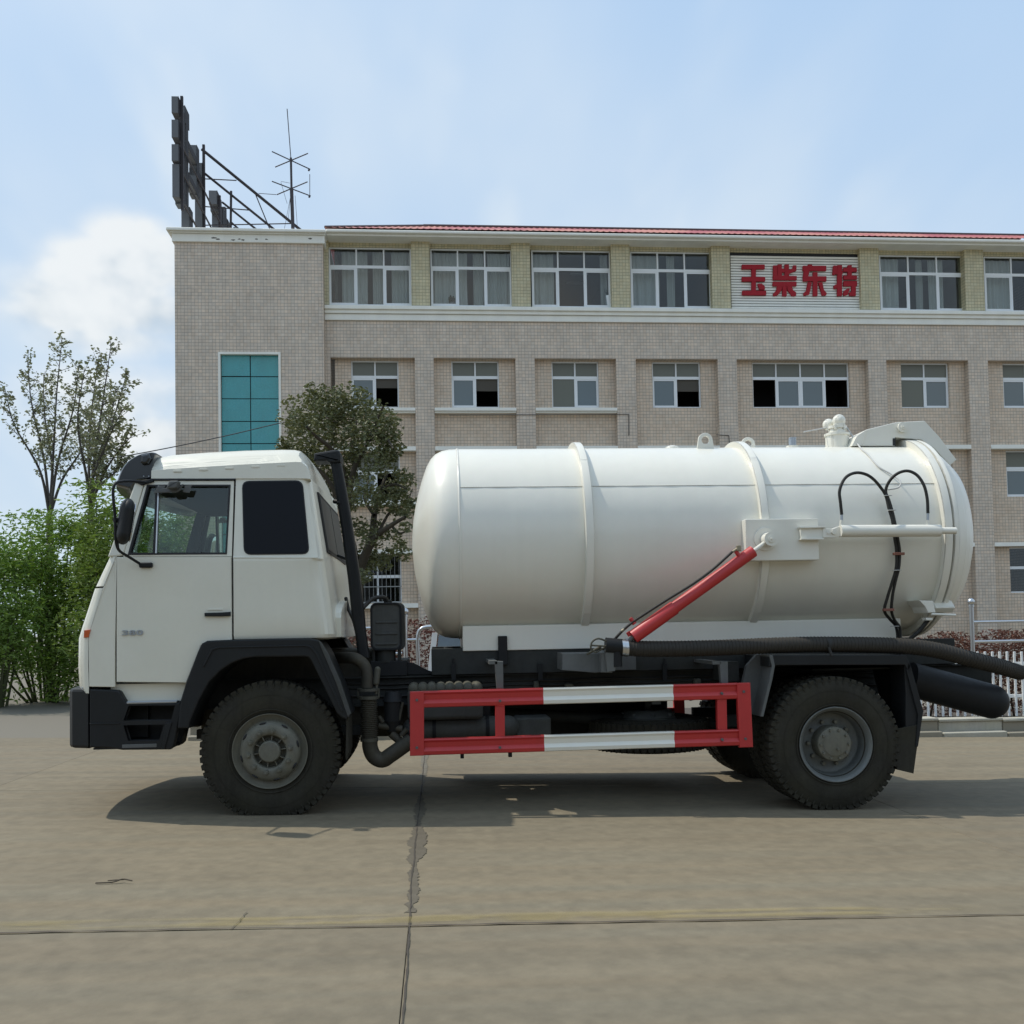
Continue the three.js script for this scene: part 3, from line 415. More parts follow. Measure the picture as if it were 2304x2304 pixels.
  // doors
  for (const s of [1, -1]) {
    const side = (g) => flat(g).map((q) => (s > 0 ? q : flip(q)));
    const door = T('door', side([panel([[262.6, 1253.4], [521.5, 1252.4], [522, 1450], [452, 1452], [419, 1536], [262, 1534.5]], .04),
      panel([[277, 1252.8], [327, 1084], [336, 1081.5], [526.5, 1081.5], [521.5, 1251.9]], .05, [[[288, 1248], [510, 1246.5], [518.5, 1091], [331.5, 1091]]], .004)]), M.white, truck);
    T('window_seal', side(panel([[287.5, 1248.6], [510.5, 1247], [519, 1090.6], [331, 1090.6]], .03, [[[294, 1243.5], [507, 1243], [514.6, 1094.5], [335, 1094.5]]], .002, .006)), M.seal, door);
    T('window_bar', side(panel([[344, 1245], [349.5, 1245], [356, 1093], [350.5, 1093]], .03, [], .002, .008)), M.seal, door);
    T('chrome_strip', side(panel([[350, 1245], [353, 1245], [358.6, 1093], [356, 1093]], .03, [], .001, .010)), M.steel, door);
    T('window_pane', side(panel([[292, 1245], [346, 1245], [353, 1092], [334, 1092]], .005, [], 0, -.02)), M.glass, door);
    T('window_pane', side(panel([[350, 1245], [509, 1245], [516.5, 1092], [356, 1092]], .005, [], 0, -.02)), M.glass, door);
    T('door_handle', side([panel([[461.5, 1379], [500, 1378], [519.5, 1376.5], [519.5, 1386], [500, 1387], [461.5, 1387]], .03, [], .006, .028)]), M.plastic, door);
    T('handle_recess', side([panel([[468, 1369], [500, 1369], [501, 1373], [467, 1373.5]], .01, [], .002, .006)]), M.white, door);
    T('pillar_lining', side([panel([[303, 1087], [330, 1083], [284, 1250], [242, 1252]], .01, [], .002, -.10)]), M.trimDark, door);
    each('door_lining', side([panel([[279, 1251], [331, 1084], [340, 1084], [292, 1251]], .01, [], .002, -.055), panel([[508, 1251], [516, 1084], [540, 1084], [536, 1251]], .01, [], .002, -.055), panel([[340, 1078], [516, 1078], [516, 1093], [336, 1093]], .01, [], .002, -.055), panel([[287, 1250], [510, 1247], [510, 1400], [280, 1400]], .01, [], .002, -.06)]), M.trimDark, door);
    if (s > 0) {
      const font = await new FontLoader().loadAsync('fonts/droid/droid_sans_bold.typeface.json');
      const a = S(274.5, 1429.5), b = S(322, 1417.5), g = new TextGeometry('380', { font, size: 1, depth: .16, curveSegments: 4, bevelEnabled: false }); g.computeBoundingBox(); const q = g.boundingBox;
      g.translate(-q.min.x, -q.min.y, 0); g.scale((b.x - a.x) / (q.max.x - q.min.x), (b.y - a.y) / (q.max.y - q.min.y), .06); g.translate(a.x, a.y, zs(a.y));
      T('number_badge', g, M.brightMetal, door);
    }
    // windows of the sleeper
    const win = SL([[544.4, 1082], [681, 1080.5], [696.8, 1247], [548.5, 1248.5]]);
    T('sleeper_window', side(lean(extr(soften(win, .06), -.02, .006, .003))), M.seal, cab);
    const cx = win.reduce((t, p) => t + p.x / 4, 0), cy = win.reduce((t, p) => t + p.y / 4, 0);
    T('window_pane', side(lean(extr(soften(win.map((p) => V2(cx + (p.x - cx) * .965, cy + (p.y - cy) * .965)), .05), 0, .010, .002))), M.darkGlass, cab);
  }
  each('drip_rail', both(panel([[318, 1082], [338, 1078], [530, 1077], [530, 1080.5], [338, 1081], [319, 1085]], .02, [], .002, .016)), M.seal, cab);
  each('belt_seam', both([panel([[524.5, 1252], [716, 1253.5], [716, 1256.5], [524.5, 1255]], .01, [], .002, .004)]), M.white, cab);
  // windscreen
  { const r0 = noseRow(1252, .10).slice(3, -3), r1 = noseRow(1088, .07).slice(3, -3); T('windscreen', loft([r0, r1]), M.glass, cab); }
  // back wall: two-pane window, arched hatch
  const bx = (py) => S(rearPx(py), py).x + .004, yA = S(700, 1092).y, yB = S(715, 1236).y, lin = (y) => mix(bx(1092), bx(1236), (yA - y) / (yA - yB));
  const pane = (z0, z1, y0, y1, o, t) => { const g = bb(0, t, y0, y1, z0, z1), p = g.attributes.position; for (let i = 0; i < p.count; i++) p.setX(i, p.getX(i) + lin(p.getY(i)) + o); return g; };
  T('rear_window', [pane(-.86, .86, yB, yA - .02, 0, .014)], M.seal, cab); T('window_pane', [pane(.02, .82, yB + .03, yA - .05, .012, .006)], M.rearGlass, cab); T('window_pane', [pane(-.82, -.02, yB + .03, yA - .05, .012, .006)], M.rearGlass, cab);
  { const x = S(752.5, 1430).x + .004, y0 = S(748, 1434).y, y1 = S(748, 1345).y, arch = [], inn = []; for (let i = 0; i <= 12; i++) { const t = i / 12 * Math.PI; arch.push(V2(.92 * Math.cos(t), y1 - .16 + .17 * Math.sin(t))); inn.push(V2(.86 * Math.cos(t), y1 - .19 + .15 * Math.sin(t))); }
    const o = [...arch, V2(-.92, y0), V2(.92, y0)], h = [...inn, V2(-.86, y0 + .002), V2(.86, y0 + .002)];
    const turn = (g) => g.rotateY(Math.PI / 2);
    T('hatch_flange', turn(extr(o, x - .05, x + .024, .004, [h])), M.white, cab); T('engine_hatch', turn(extr(h, x - .04, x + .014)), M.black, cab); }
  T('indicator_lamp', [panel([[190, 1418], [204.5, 1416.5], [199.5, 1434], [189, 1435]], .03, [], .004, .012)], M.orange, cab);
  // sun visor
  const vp = PL([[261.5, 1093], [268, 1073], [275.6, 1054.7], [289.7, 1036.4], [311, 1023], [330, 1018], [345, 1016.5], [352, 1019], [347, 1040], [343, 1077], [306, 1079.5], [292, 1100], [278, 1096]], 1.08);
  const vx0 = Math.min(...vp.map((p) => p.x)), vx1 = Math.max(...vp.map((p) => p.x)), bend = (x, z) => x - .19 * (1 - (z / 1.1) ** 2) * clamp((vx1 - x) / (vx1 - vx0) * 1.4), round = [[-1.1, .93], [-1.09, .97], [-1.06, .995], [-1.0, 1], [-.8, 1], [-.5, 1], [-.2, 1], [.2, 1], [.5, 1], [.8, 1], [1.0, 1], [1.06, .995], [1.09, .97], [1.1, .93]], cxv = (vx0 + vx1) / 2 + .06, cyv = P(310, 1060, 1.08).y, soft = soften(vp, .03, 3);
  const station = ([z, k]) => soft.map((p) => { const x = cxv + (p.x - cxv) * k, y = cyv + (p.y - cyv) * k; return V(bend(x, z), y, z); }), caps = [-1.1, 1.1].map((z) => { const s = station([z, .93]); return extr(s.map((p) => V2(p.x, p.y)), z - .001, z + .001); });
  const vis = T('sun_visor', [loft(round.map(station), .7, true), ...caps], M.gloss, truck);
  each('air_scoop', both([extr(PL([[316, 1040], [318, 1024], [336, 1020], [341, 1032], [334, 1044], [322, 1046]], 1.12), 1.08, 1.14, .02)]), M.gloss, vis);
  each('rivet', [[323.5, 1072], [335, 1072]].map(([a, b]) => ballAt(P(a, b, 1.1), .007, 8)), M.brightMetal, vis);
  each('visor_mount', both([extr(PL([[300, 1082], [345, 1078], [345, 1084], [318, 1092]], 1.15), 1.1, 1.15, .005)]), M.plastic, vis);
}
// --- mirrors
for (const s of [1, -1]) {
  const side = (g) => flat(g).map((q) => (s > 0 ? q : flip(q)));
  const z = 1.47, a = P(292, 1122, z), b = P(276, 1226, z), d = b.clone().sub(a), len = d.length();
  const g = new THREE.CapsuleGeometry(1, 2, 10, 24); g.scale(.058, len / 4, .100); g.rotateY(.35); g.rotateZ(Math.atan2(-d.x, d.y) + Math.PI); g.translate((a.x + b.x) / 2, (a.y + b.y) / 2, z + .02);
  const mir = T('side_mirror', side(g), M.plastic, truck);
  const gl = new THREE.CapsuleGeometry(1, 2, 6, 20); gl.scale(.010, len / 4.7, .070); gl.translate(.052, 0, 0); gl.rotateY(.35); gl.rotateZ(Math.atan2(-d.x, d.y) + Math.PI); gl.translate((a.x + b.x) / 2, (a.y + b.y) / 2, z + .02);
  T('mirror_glass', side(gl), M.mirrorGlass, mir);
  T('mirror_arm', side([tube([P(330, 1086, 1.17), P(312, 1083.5, 1.26), P(275, 1083, 1.45), P(261, 1087, 1.52), P(255, 1099, 1.54), P(259, 1166, 1.53), P(261, 1218, 1.51), P(267, 1237, 1.47), P(290, 1253, 1.36), P(314, 1268, 1.24)], .0115, 70, 8), rod(P(257, 1171, 1.53), P(270, 1169, 1.49), .02), rod(P(262, 1185, 1.52), P(266, 1232, 1.5), .008)]), M.black, mir);
  T('arm_bracket', side(rb(P(313, 1270, 1.24).x, P(343, 1270, 1.24).x, P(330, 1277.5, 1.24).y, P(330, 1265.5, 1.24).y, 1.215, 1.255, .012)), M.black, mir);
  const z2 = 1.30; const kerb = T('kerb_mirror', side([extr(soften(PL([[380, 1081], [402, 1081], [396, 1098], [373, 1099]], z2), .015), z2 - .09, z2, .012)]), M.greyPaint, truck);
  T('mirror_plate', side([extr(soften(PL([[362, 1099], [408, 1094], [413, 1088], [406, 1104], [396, 1108], [358, 1109]], 1.2), .01), 1.19, 1.205, .004), extr(PL([[345, 1110], [356, 1093], [372, 1093], [364, 1108]], 1.2), 1.185, 1.2, .003), extr(PL([[411, 1107], [416, 1093], [431, 1092], [426, 1109]], 1.2), 1.185, 1.2, .003)]), M.greyPaint, kerb);
}
// --- bumper, steps, fenders
{
  const q = (l) => PL(l, 1.22), y0 = P(200, 1684, 1.2).y, y1 = P(200, 1549, 1.2).y, x1 = P(200, 1600, 1.22).x;
  const bumper = T('front_bumper', [(() => { const o = []; for (let i = 0; i <= 40; i++) { const z = mix(-1.22, 1.22, i / 40), e = Math.max(0, Math.abs(z) - 1.08) / .14; o.push(V2(x1 - .16 - .17 * (1 - (z / 1.22) ** 2) + .15 * (1 - Math.sqrt(Math.max(0, 1 - e * e))), -z)); } o.push(V2(x1 - .005, -1.22), V2(x1 - .005, 1.22)); return extr(o, y0, y1, .025).rotateX(-Math.PI / 2); })(), bb(x1 - .1, x1 + .4, y0 + .06, y1 - .02, -1.0, 1.0)], M.plastic);
  each('bumper_clip', both([rb(P(193, 1545, 1.1).x, P(206, 1545, 1.1).x, P(200, 1552, 1.1).y, P(200, 1543, 1.1).y, 1.12, 1.2, .008)]), M.brightMetal, bumper);
  for (const s of [1, -1]) {
    const side = (g) => flat(g).map((k) => (s > 0 ? k : flip(k)));
    const outer = q([[201.5, 1550], [264, 1553], [270, 1556], [284, 1580], [399, 1581], [406, 1577], [410, 1600], [399.5, 1638], [390, 1680], [383, 1686.5], [275, 1687.5], [255, 1684.5], [240, 1682.5], [201.5, 1682]]);
    const holeA = q([[287.5, 1584], [398, 1584], [388, 1624], [274, 1624]]), holeB = q([[274, 1629], [373.5, 1627], [360.5, 1670], [286, 1670]]);
    const step = T('cab_step', side([extr(outer, 1.14, 1.225, .012, [holeA, holeB]), extr(outer, .8, .95, .004), bb(P(210, 1680, 1.2).x, P(390, 1680, 1.2).x, P(300, 1688, 1.2).y + .012, P(300, 1684, 1.2).y + .012, .85, 1.2)]), M.plastic);
    T('step_tread', side([rb(P(287, 1576, 1.2).x, P(400, 1576, 1.2).x, P(330, 1582.5, 1.2).y, P(330, 1577, 1.2).y, .95, 1.228, .006)]), M.brightMetal, step);
    T('step_tread', side([rb(P(276, 1676, 1.2).x, P(355, 1676, 1.2).x, P(320, 1682, 1.2).y, P(320, 1672.5, 1.2).y, .95, 1.226, .006)]), M.greyPaint, step);
    each('step_rib', side([extr(q([[202, 1627], [270, 1626], [270, 1629], [202, 1630]]), 1.22, 1.232, .003), extr(q([[374, 1626], [388, 1624], [371, 1686], [364, 1686]]), 1.22, 1.236, .004)]), M.plastic, step);
    const arch = [[399.5, 1639], [405.7, 1577], [418, 1537.6], [445, 1466], [454, 1448], [466, 1441.6], [524, 1439], [600, 1437.5], [695, 1436], [712, 1439], [722, 1446], [737, 1470], [764, 1531], [789, 1606], [780, 1620], [768, 1614], [757.6, 1604], [700, 1486], [694, 1479], [685, 1477.6], [573, 1478.5], [545, 1483], [520, 1493], [497, 1508], [470, 1535.6], [447, 1577], [428, 1622.5], [424, 1639]];
    const fender = T('front_fender', side([extr(PL(arch, 1.27), .80, 1.272, .012)]), M.plastic);
    const lip = [[455, 1500], [475, 1460], [490, 1455], [690, 1451], [702, 1455], [716, 1472], [772, 1600], [768, 1602], [711, 1474], [698, 1458], [688, 1454.5], [492, 1458.5], [478, 1464], [459, 1501]];
    T('fender_bead', side([extr(PL(lip, 1.28), 1.26, 1.282, .004)]), M.plastic, fender);
    T('fender_edge', side([extr(PL([[716, 1441], [722, 1446], [737, 1470], [764, 1531], [789, 1606], [783, 1614], [756, 1536], [728, 1470]], 1.28), 1.22, 1.284, .005)]), M.midGrey, fender);
    T('mud_flap', side([extr(PL([[781, 1600], [784.5, 1600], [785.5, 1690], [780, 1710], [778.5, 1702]], 1.2), .86, 1.25, .002)]), M.rubber, fender);
  }
}
// --- wheels
const squash = (g) => { const p = g.attributes.position; for (let i = 0; i < p.count; i++) { const f = gy(p.getX(i)) + .004; if (p.getY(i) < f) p.setY(i, f); } return g; };
function tyreGeo(bulge = 0) {
  const R = .568, out = [[-.06, .27], [-.03, .285], [-.01, .32], [bulge, .37], [bulge + .004, .42], [bulge - .004, .475], [-.018, .520], [-.035, .548], [-.06, R - .008]];
  const g = [latheZ([...out, ...out.map(([z, r]) => [-.30 - z, r]).reverse()], 72)];
  for (let i = 0; i < 56; i++) for (const s of [0, 1]) {
    const b = new RoundedBoxGeometry(.046, .05, .120, 1, .006); b.translate(0, R - .0238, s ? -.216 : -.084); b.rotateZ((i + s * .5) / 56 * Math.PI * 2); g.push(b);
    const c = new THREE.BoxGeometry(.010, .05, .012); c.translate(0, .515, s ? -.283 : -.018); c.rotateZ((i + s * .5 + .5) / 56 * Math.PI * 2); g.push(c);
  }
  g.push(latheZ([[0.004 + bulge, .33], [.008 + bulge, .335], [.004 + bulge, .34]], 72), latheZ([[-.006 + bulge, .448], [.003 + bulge, .453], [-.008 + bulge, .458]], 72));
  return g;
}
const ring = (n, r, fn, ph = 0) => { const o = []; for (let i = 0; i < n; i++) { const a = (i + ph) / n * Math.PI * 2; o.push(fn(a).translate(r * Math.cos(a), r * Math.sin(a), 0)); } return o; };
const disc = (r0, r1, h, n = 12) => new THREE.CylinderGeometry(r1, r0, h, n).rotateX(Math.PI / 2);
function wheel(x, y, z, front, s) {
  const put = (g) => flat(g).map((q) => { q = q.translate(x, y, z); return s > 0 ? q : flip(q); });
  const w = part('wheel');
  T('tyre', put(tyreGeo()).map(squash), M.rubber, w);
  if (front) {
    T('rim', put([latheZ([[-.06, .262], [-.03, .285], [-.006, .292], [.004, .302], [.010, .304], [.008, .297], [-.004, .290], [-.014, .278], [-.030, .256], [-.030, .246]], 72)]), M.rim, w);
    T('wheel_disc', put([latheZ([[-.05, .25], [-.030, .248], [-.006, .243], [.014, .232], [.028, .215], [.036, .19], [.038, .165], [.034, .142], [.022, .13], [-.02, .126], [-.035, .10], [-.035, .0]], 64), ...ring(10, .105, (a) => new THREE.BoxGeometry(.046, .007, .05).translate(0, 0, -.005).rotateZ(a), .25)]), M.hub, w);
    T('hub_cap', put([latheZ([[-.03, .092], [.03, .088], [.042, .084], [.047, .074], [.047, .0]], 40)]), M.hub, w);
    each('wheel_nut', put([...ring(10, .168 , () => join([disc(.023, .020, .026, 6).translate(0, 0, .046), disc(.011, .010, .016, 8).translate(0, 0, .066)]), .25)]), M.hub, w);
    each('vent_slot', put(ring(8, .231, (a) => new THREE.SphereGeometry(1, 10, 8).scale(.009, .030, .014).rotateZ(a).translate(0, 0, .014), .3)), M.seal, w);
  } else {
    T('rim', put([latheZ([[-.06, .27], [-.02, .300], [-.004, .312], [.004, .317], [.009, .315], [.008, .306], [-.004, .300], [-.012, .285], [-.05, .276], [-.075, .262], [-.15, .258], [-.165, .245], [-.17, .20], [-.17, .10]], 72)]), M.rimGrey, w);
    T('hub_cap', put([latheZ([[-.17, .150], [-.05, .147], [-.03, .145], [-.022, .138], [-.020, .10], [-.010, .096], [-.008, 0]], 48)]), M.hub, w);
    each('wheel_nut', put([...ring(10, .122, () => disc(.013, .011, .016, 6).translate(0, 0, -.014)), disc(.014, .011, .02, 8).translate(.02, -.04, -.002), ...ring(10, .185, () => disc(.018, .016, .04, 6).translate(0, 0, -.15))]), M.hub, w);
    const w2 = part('wheel'); const inner = (g) => flat(g).map((q) => { q = q.translate(x, y, z - .34); return s > 0 ? q : flip(q); });
    T('tyre', inner(tyreGeo()).map(squash), M.rubber, w2);
    T('rim', inner([latheZ([[-.29, .28], [-.2, .26], [-.05, .26], [0, .28]], 40)]), M.rim, w2);
  }
}
const fw = P(607.8, 1690, 1.20), rw = P(1880.8, 1675, 1.22);
for (const s of [1, -1]) { wheel(fw.x, fw.y, 1.20, true, s); wheel(rw.x, rw.y, 1.22, false, s); }
// --- frame, axles and what hangs under it
{
  const X = (px, z = .45) => P(px, 1500, z).x, Y = (py, z = .45, px = 1152) => P(px, py, z).y;
  const yt = Y(1517, .45, 1100), yb = yt - .26;
  const rail = () => { const g = []; g.push(bb(X(210), X(2235), yb, yt, .40, .412), bb(X(210), X(2235), yt - .012, yt, .412, .47), bb(X(210), X(2235), yb, yb + .012, .412, .47)); return g; };
  T('chassis_rail', [rail()], M.chassis); T('chassis_rail', rail().map(flip), M.chassis);
  const subTop = Y(1457, .5, 1100); each('subframe', both([rb(X(971, .5), X(2150, .5), yt + .004, subTop, .39, .505, .008)]), M.chassis);
  each('cross_member', [bb(X(830), X(845), yb, yt, -.4, .4), bb(X(1250), X(1262), yb, yt, -.4, .4), bb(X(1660), X(1672), yb, yt, -.4, .4), bb(X(2100), X(2112), yb, yt, -.4, .4), bb(X(1000), X(1010), yt, subTop, -.4, .4), bb(X(1500), X(1510), yt, subTop, -.4, .4), bb(X(2000), X(2010), yt, subTop, -.4, .4)], M.chassis);
  T('battery_box', [rb(X(833, .48), X(916, .48), yt + .003, Y(1487, .48, 870), -.46, .48, .008)], M.black);
  each('frame_bolt', [[1223, 1522], [1233, 1522], [1243, 1522], [1100, 1560], [1180, 1562], [1290, 1555], [1420, 1550], [1540, 1546]].map(([a, b]) => rod(P(a, b, .47).setZ(.405), P(a, b, .47).setZ(.425), .012)), M.chassis);
  T('engine', [rb(fw.x - .75, fw.x + .95, .62, 1.36, -.36, .36, .06), rb(fw.x + .7, fw.x + 1.75, .55, 1.0, -.26, .26, .08), bb(fw.x - .9, fw.x - .75, .7, 1.5, -.42, .42)], M.exhaust);
  T('front_axle', [rb(fw.x - .06, fw.x + .06, fw.y - .16, fw.y - .04, -.9, .9, .02), ...both([bb(fw.x - .75, fw.x + .75, fw.y + .04, fw.y + .12, .40, .48), bb(fw.x - .5, fw.x + .5, fw.y - .02, fw.y + .04, .40, .48), bb(fw.x - .09, fw.x + .09, fw.y - .1, fw.y + .2, .38, .5)])], M.chassis);
  const axle = T('rear_axle', [rod(V(rw.x, rw.y, -.95), V(rw.x, rw.y, .95), .09, .09, 20), new THREE.SphereGeometry(.27, 24, 16).translate(rw.x, rw.y, 0), ...both([bb(rw.x - .8, rw.x + .8, rw.y + .10, rw.y + .2, .42, .5), bb(rw.x - .5, rw.x + .5, rw.y + .2, rw.y + .28, .42, .5), bb(rw.x - .1, rw.x + .1, rw.y - .12, rw.y + .3, .40, .53)])], M.chassis);
  T('drive_shaft', rod(V(fw.x + 1.7, .74, 0), V(rw.x, rw.y + .02, 0), .055), M.chassis, axle);
  { const yl = yt - .06; each('air_line', [[yl, .418, .009], [yl - .035, .42, .007], [yl - .10, .419, .011]].map(([y, z, r], k) => { const pts = []; for (let i = 0; i <= 14; i++) pts.push(V(mix(X(780), X(2100), i / 14), y - .012 * (i % 2) - .004 * k, z + .004 * (i % 3))); return tube(pts, r, 60, 6); }), M.hose);
    each('brake_chamber', both([rod(V(rw.x - .32, rw.y + .10, .52), V(rw.x - .12, rw.y + .10, .52), .085, .085, 18), rod(V(rw.x - .34, rw.y + .10, .52), V(rw.x - .52, rw.y + .10, .52), .07, .06, 18)]), M.chassis);
    each('air_valve', [rb(X(1270), X(1288), yt - .22, yt - .10, .412, .50, .012), rb(X(1560), X(1575), yt - .20, yt - .08, .412, .49, .012), rb(X(1200), X(1212), yt - .16, yt - .07, .412, .47, .01)], M.dirtyMetal); }
  // spare wheel, flat under the frame
  { const c = P(1459, 1648, 0), flatten = (g) => flat(g).map((q) => q.rotateX(-Math.PI / 2).translate(c.x, c.y + .15, 0)); const w = part('spare_wheel'); T('tyre', flatten(tyreGeo()), M.rubber, w); T('rim', flatten([latheZ([[-.28, .28], [-.1, .28], [-.02, .27], [.02, .24], [.07, .22], [.07, .12], [.05, .0]], 48), ...ring(8, .24, () => disc(.02, .02, .03, 8).translate(0, 0, .03))]), M.rimGrey, w); T('carrier', [rod(V(c.x, c.y + .15, 0), V(c.x, yb + .1, 0), .03), bb(c.x - .04, c.x + .04, yb - .05, yb, -.4, .4)], M.greyPaint, w); }
  // muffler with its ribbed shield, air reservoir, filters
  { const z = .86, a = P(916, 1549, z), b = P(1088, 1618, z), rib = []; for (let i = 0; i < 8; i++) { const x = mix(P(930, 1550, z).x, P(1074, 1550, z).x, i / 7); rib.push(new THREE.CapsuleGeometry(.048, .30, 6, 12).scale(1, .8, 1).rotateX(Math.PI / 2).translate(x, P(1000, 1549, z).y, z - .16)); }
    T('muffler', [rb(a.x, b.x, b.y, P(1000, 1550, z).y, z - .38, z, .04, 3)], M.midGrey); each('heat_shield_rib', rib, M.dirtyMetal);
    const y = P(1030, 1641, .82).y, x0 = P(916, 1640, .82).x, x1 = P(1158, 1640, .82).x; T('air_reservoir', new THREE.CapsuleGeometry(.098, x1 - x0 - .1, 8, 24).scale(1, 1, 1).rotateZ(Math.PI / 2).translate((x0 + x1) / 2, y, .70), M.midGrey);
    each('reservoir_strap', [disc(.102, .102, .03, 24).rotateY(Math.PI / 2).translate(mix(x0, x1, .25), y, .70), disc(.102, .102, .03, 24).rotateY(Math.PI / 2).translate(mix(x0, x1, .75), y, .70)], M.black);
    each('reservoir_bracket', [bb(mix(x0, x1, .25) - .03, mix(x0, x1, .25) + .03, y, yb + .1, .41, .7), bb(mix(x0, x1, .75) - .03, mix(x0, x1, .75) + .03, y, yb + .1, .41, .7)], M.black); }
  T('tool_locker', [rb(P(1160, 1600, .7).x, P(1240, 1600, .7).x, P(1200, 1668, .7).y, P(1200, 1615, .7).y, .35, .68, .02)], M.midGrey);
  T('fuel_tank', [rb(P(1000, 1600, -.6).x, P(1500, 1600, -.6).x, P(1200, 1690, -.6).y, P(1200, 1540, -.6).y, -1.05, -.5, .07, 3)], M.chassis);
  T('filter_bowl', [rod(P(884, 1622, .8), P(884, 1578, .8), .075, .078, 20), rod(P(884, 1578, .8), P(884, 1556, .8), .09, .06, 20), rod(P(884, 1645, .8), P(884, 1622, .8), .05, .07, 14)], M.black);
  T('pipe_fitting', [rod(P(852, 1632, .82), P(905, 1640, .82), .03), rod(P(862, 1625, .84), P(852, 1612, .84), .018), rod(P(898, 1620, .84), P(906, 1580, .84), .012), rod(P(903, 1655, .84), P(915, 1640, .84), .022), rod(P(880, 1650, .82), P(900, 1668, .82), .035)], M.exhaust);
  // exhaust: elbow, clamp, ribbed flexible length, return bend
  const z = .88, ex = T('exhaust_pipe', [tube([P(758, 1480, .5), P(785, 1480, .78), P(802, 1483, z), P(818, 1495, z), P(826, 1515, z), P(826, 1548, z)], .050, 40, 16), tube([P(832, 1660, z), P(833, 1682, z), P(842, 1702, z), P(860, 1710, z), P(880, 1698, z), P(925, 1666, z - .05)], .066, 40, 18), rod(P(872, 1708, z), P(873, 1722, z), .02)], M.exhaust);
  { const p0 = P(829, 1572, z), p1 = P(831, 1666, z), n = 22, prof = []; for (let i = 0; i <= n * 4; i++) prof.push([i / (n * 4) * (p0.y - p1.y), .068 + .0075 * Math.cos(i / 4 * 2 * Math.PI)]); T('flexible_pipe', new THREE.LatheGeometry(prof.map(([y, r]) => V2(r, y)), 28).translate((p0.x + p1.x) / 2, p1.y, z), M.exhaust, ex); T('pipe_clamp', [rod(P(829, 1549, z), P(829, 1555, z), .085), rod(P(829, 1566, z), P(829, 1573, z), .088), rod(P(806, 1549, z), P(806, 1570, z), .008), rod(P(852, 1549, z), P(852, 1570, z), .008), rod(P(831, 1660, z), P(831, 1668, z), .076)], M.dirtyMetal, ex); }
  T('coolant_bottle', [new THREE.CapsuleGeometry(.026, .11, 6, 14).rotateZ(-.12).translate(P(848, 1521, .9).x, P(848, 1521, .9).y, .9), rod(P(848, 1540, .9), P(846, 1562, .9), .012)], M.dirtyMetal);
  // snorkel and air cleaner behind the cab
  const sz = .62, sn = T('intake_snorkel', [extr(soften(PL([[708, 1021], [720, 1018.5], [756, 1012.5], [764, 1015], [768, 1024], [768, 1041], [741, 1043], [737, 1037], [706, 1037.5]], sz), .008), sz - .22, sz + .03, .02)], M.plastic);
  { const seg = [[754, 1036, 12], [764, 1090, 12.5], [779, 1180, 13], [796, 1300, 14], [805, 1385, 14.5], [810, 1420, 12], [818, 1480, 13]], rows = seg.map(([px, py, w]) => { const a = P(px - w, py, sz), b = P(px + w, py, sz), o = []; for (const q of soften([V2(a.x, sz), V2(b.x, sz), V2(b.x, sz - .13), V2(a.x, sz - .13)], .025)) o.push(V(q.x, a.y, q.y)); return o; }); T('duct', loft(rows, .5, true), M.plastic, sn); each('duct_rib', [-.4, .4].map((k) => loft(seg.slice(0, 5).map(([px, py, w]) => [P(px + w * k - 1.5, py, sz + .012), P(px + w * k + 1.5, py, sz + .012)]))), M.plastic, sn); T('snorkel_bracket', [rod(P(752, 1128, .55), P(766, 1130, .6), .02), ballAt(P(762, 1131, .64), .014, 10), rod(P(760, 1250, .5), P(788, 1262, .6), .012)], M.black, sn); }
  { const z = .52, a = roundRect(P(834, 1400, z).x, P(902, 1400, z).x, P(870, 1462, z).y, P(870, 1357, z).y, .05), ac = T('air_cleaner', [extr(a, z - .28, z - .02, .012), extr(roundRect(P(836, 1400, z).x, P(909, 1400, z).x, P(870, 1464, z).y, P(870, 1355, z).y, .05), z - .32, z - .16, .01)], M.midGrey);
    each('cover_rib', [1400, 1426, 1449].map((py) => rb(P(845, py, z).x, P(894, py, z).x, P(870, py + 2.5, z).y, P(870, py - 2.5, z).y, z - .03, z - .010, .008)), M.midGrey, ac);
    T('cover_rim', extr(roundRect(P(833, 1400, z).x, P(904, 1400, z).x, P(870, 1463.5, z).y, P(870, 1355.5, z).y, .055), z - .05, z - .006, .004, [roundRect(P(837.5, 1400, z).x, P(899.5, 1400, z).x, P(870, 1458.5, z).y, P(870, 1360, z).y, .045)]), M.black, ac);
    each('cleaner_stand', [bb(P(836, 1400, z).x, P(842, 1400, z).x, yt, P(870, 1462, z).y, z - .3, z - .06), bb(P(893, 1400, z).x, P(899, 1400, z).x, yt, P(870, 1462, z).y, z - .3, z - .06), rod(P(868, 1490, .4), P(868, 1462, .4), .09), rb(P(862, 1352, z).x, P(880, 1352, z).x, P(870, 1357, z).y, P(870, 1349, z).y, z - .2, z - .1, .01)], M.chassis, ac);
    T('cleaner_hose', [tube([P(806, 1405, .6), P(812, 1376, .58), P(824, 1360, .52), P(842, 1346, .46), P(866, 1345, .42), P(872, 1356, .40)], .019, 40, 10), tube([P(778, 1345, .3), P(784, 1370, .35), P(797, 1400, .5), P(806, 1440, .55)], .016, 30, 8)], M.hose, ac);
    T('spring_coil', [tube([P(905, 1508, .3), P(935, 1505, .1), P(970, 1515, .3)], .02, 20, 8), extr(PL([[916, 1490], [930, 1492], [972, 1513], [972, 1517], [916, 1517]], .44), .36, .44)], M.black, ac); }
}
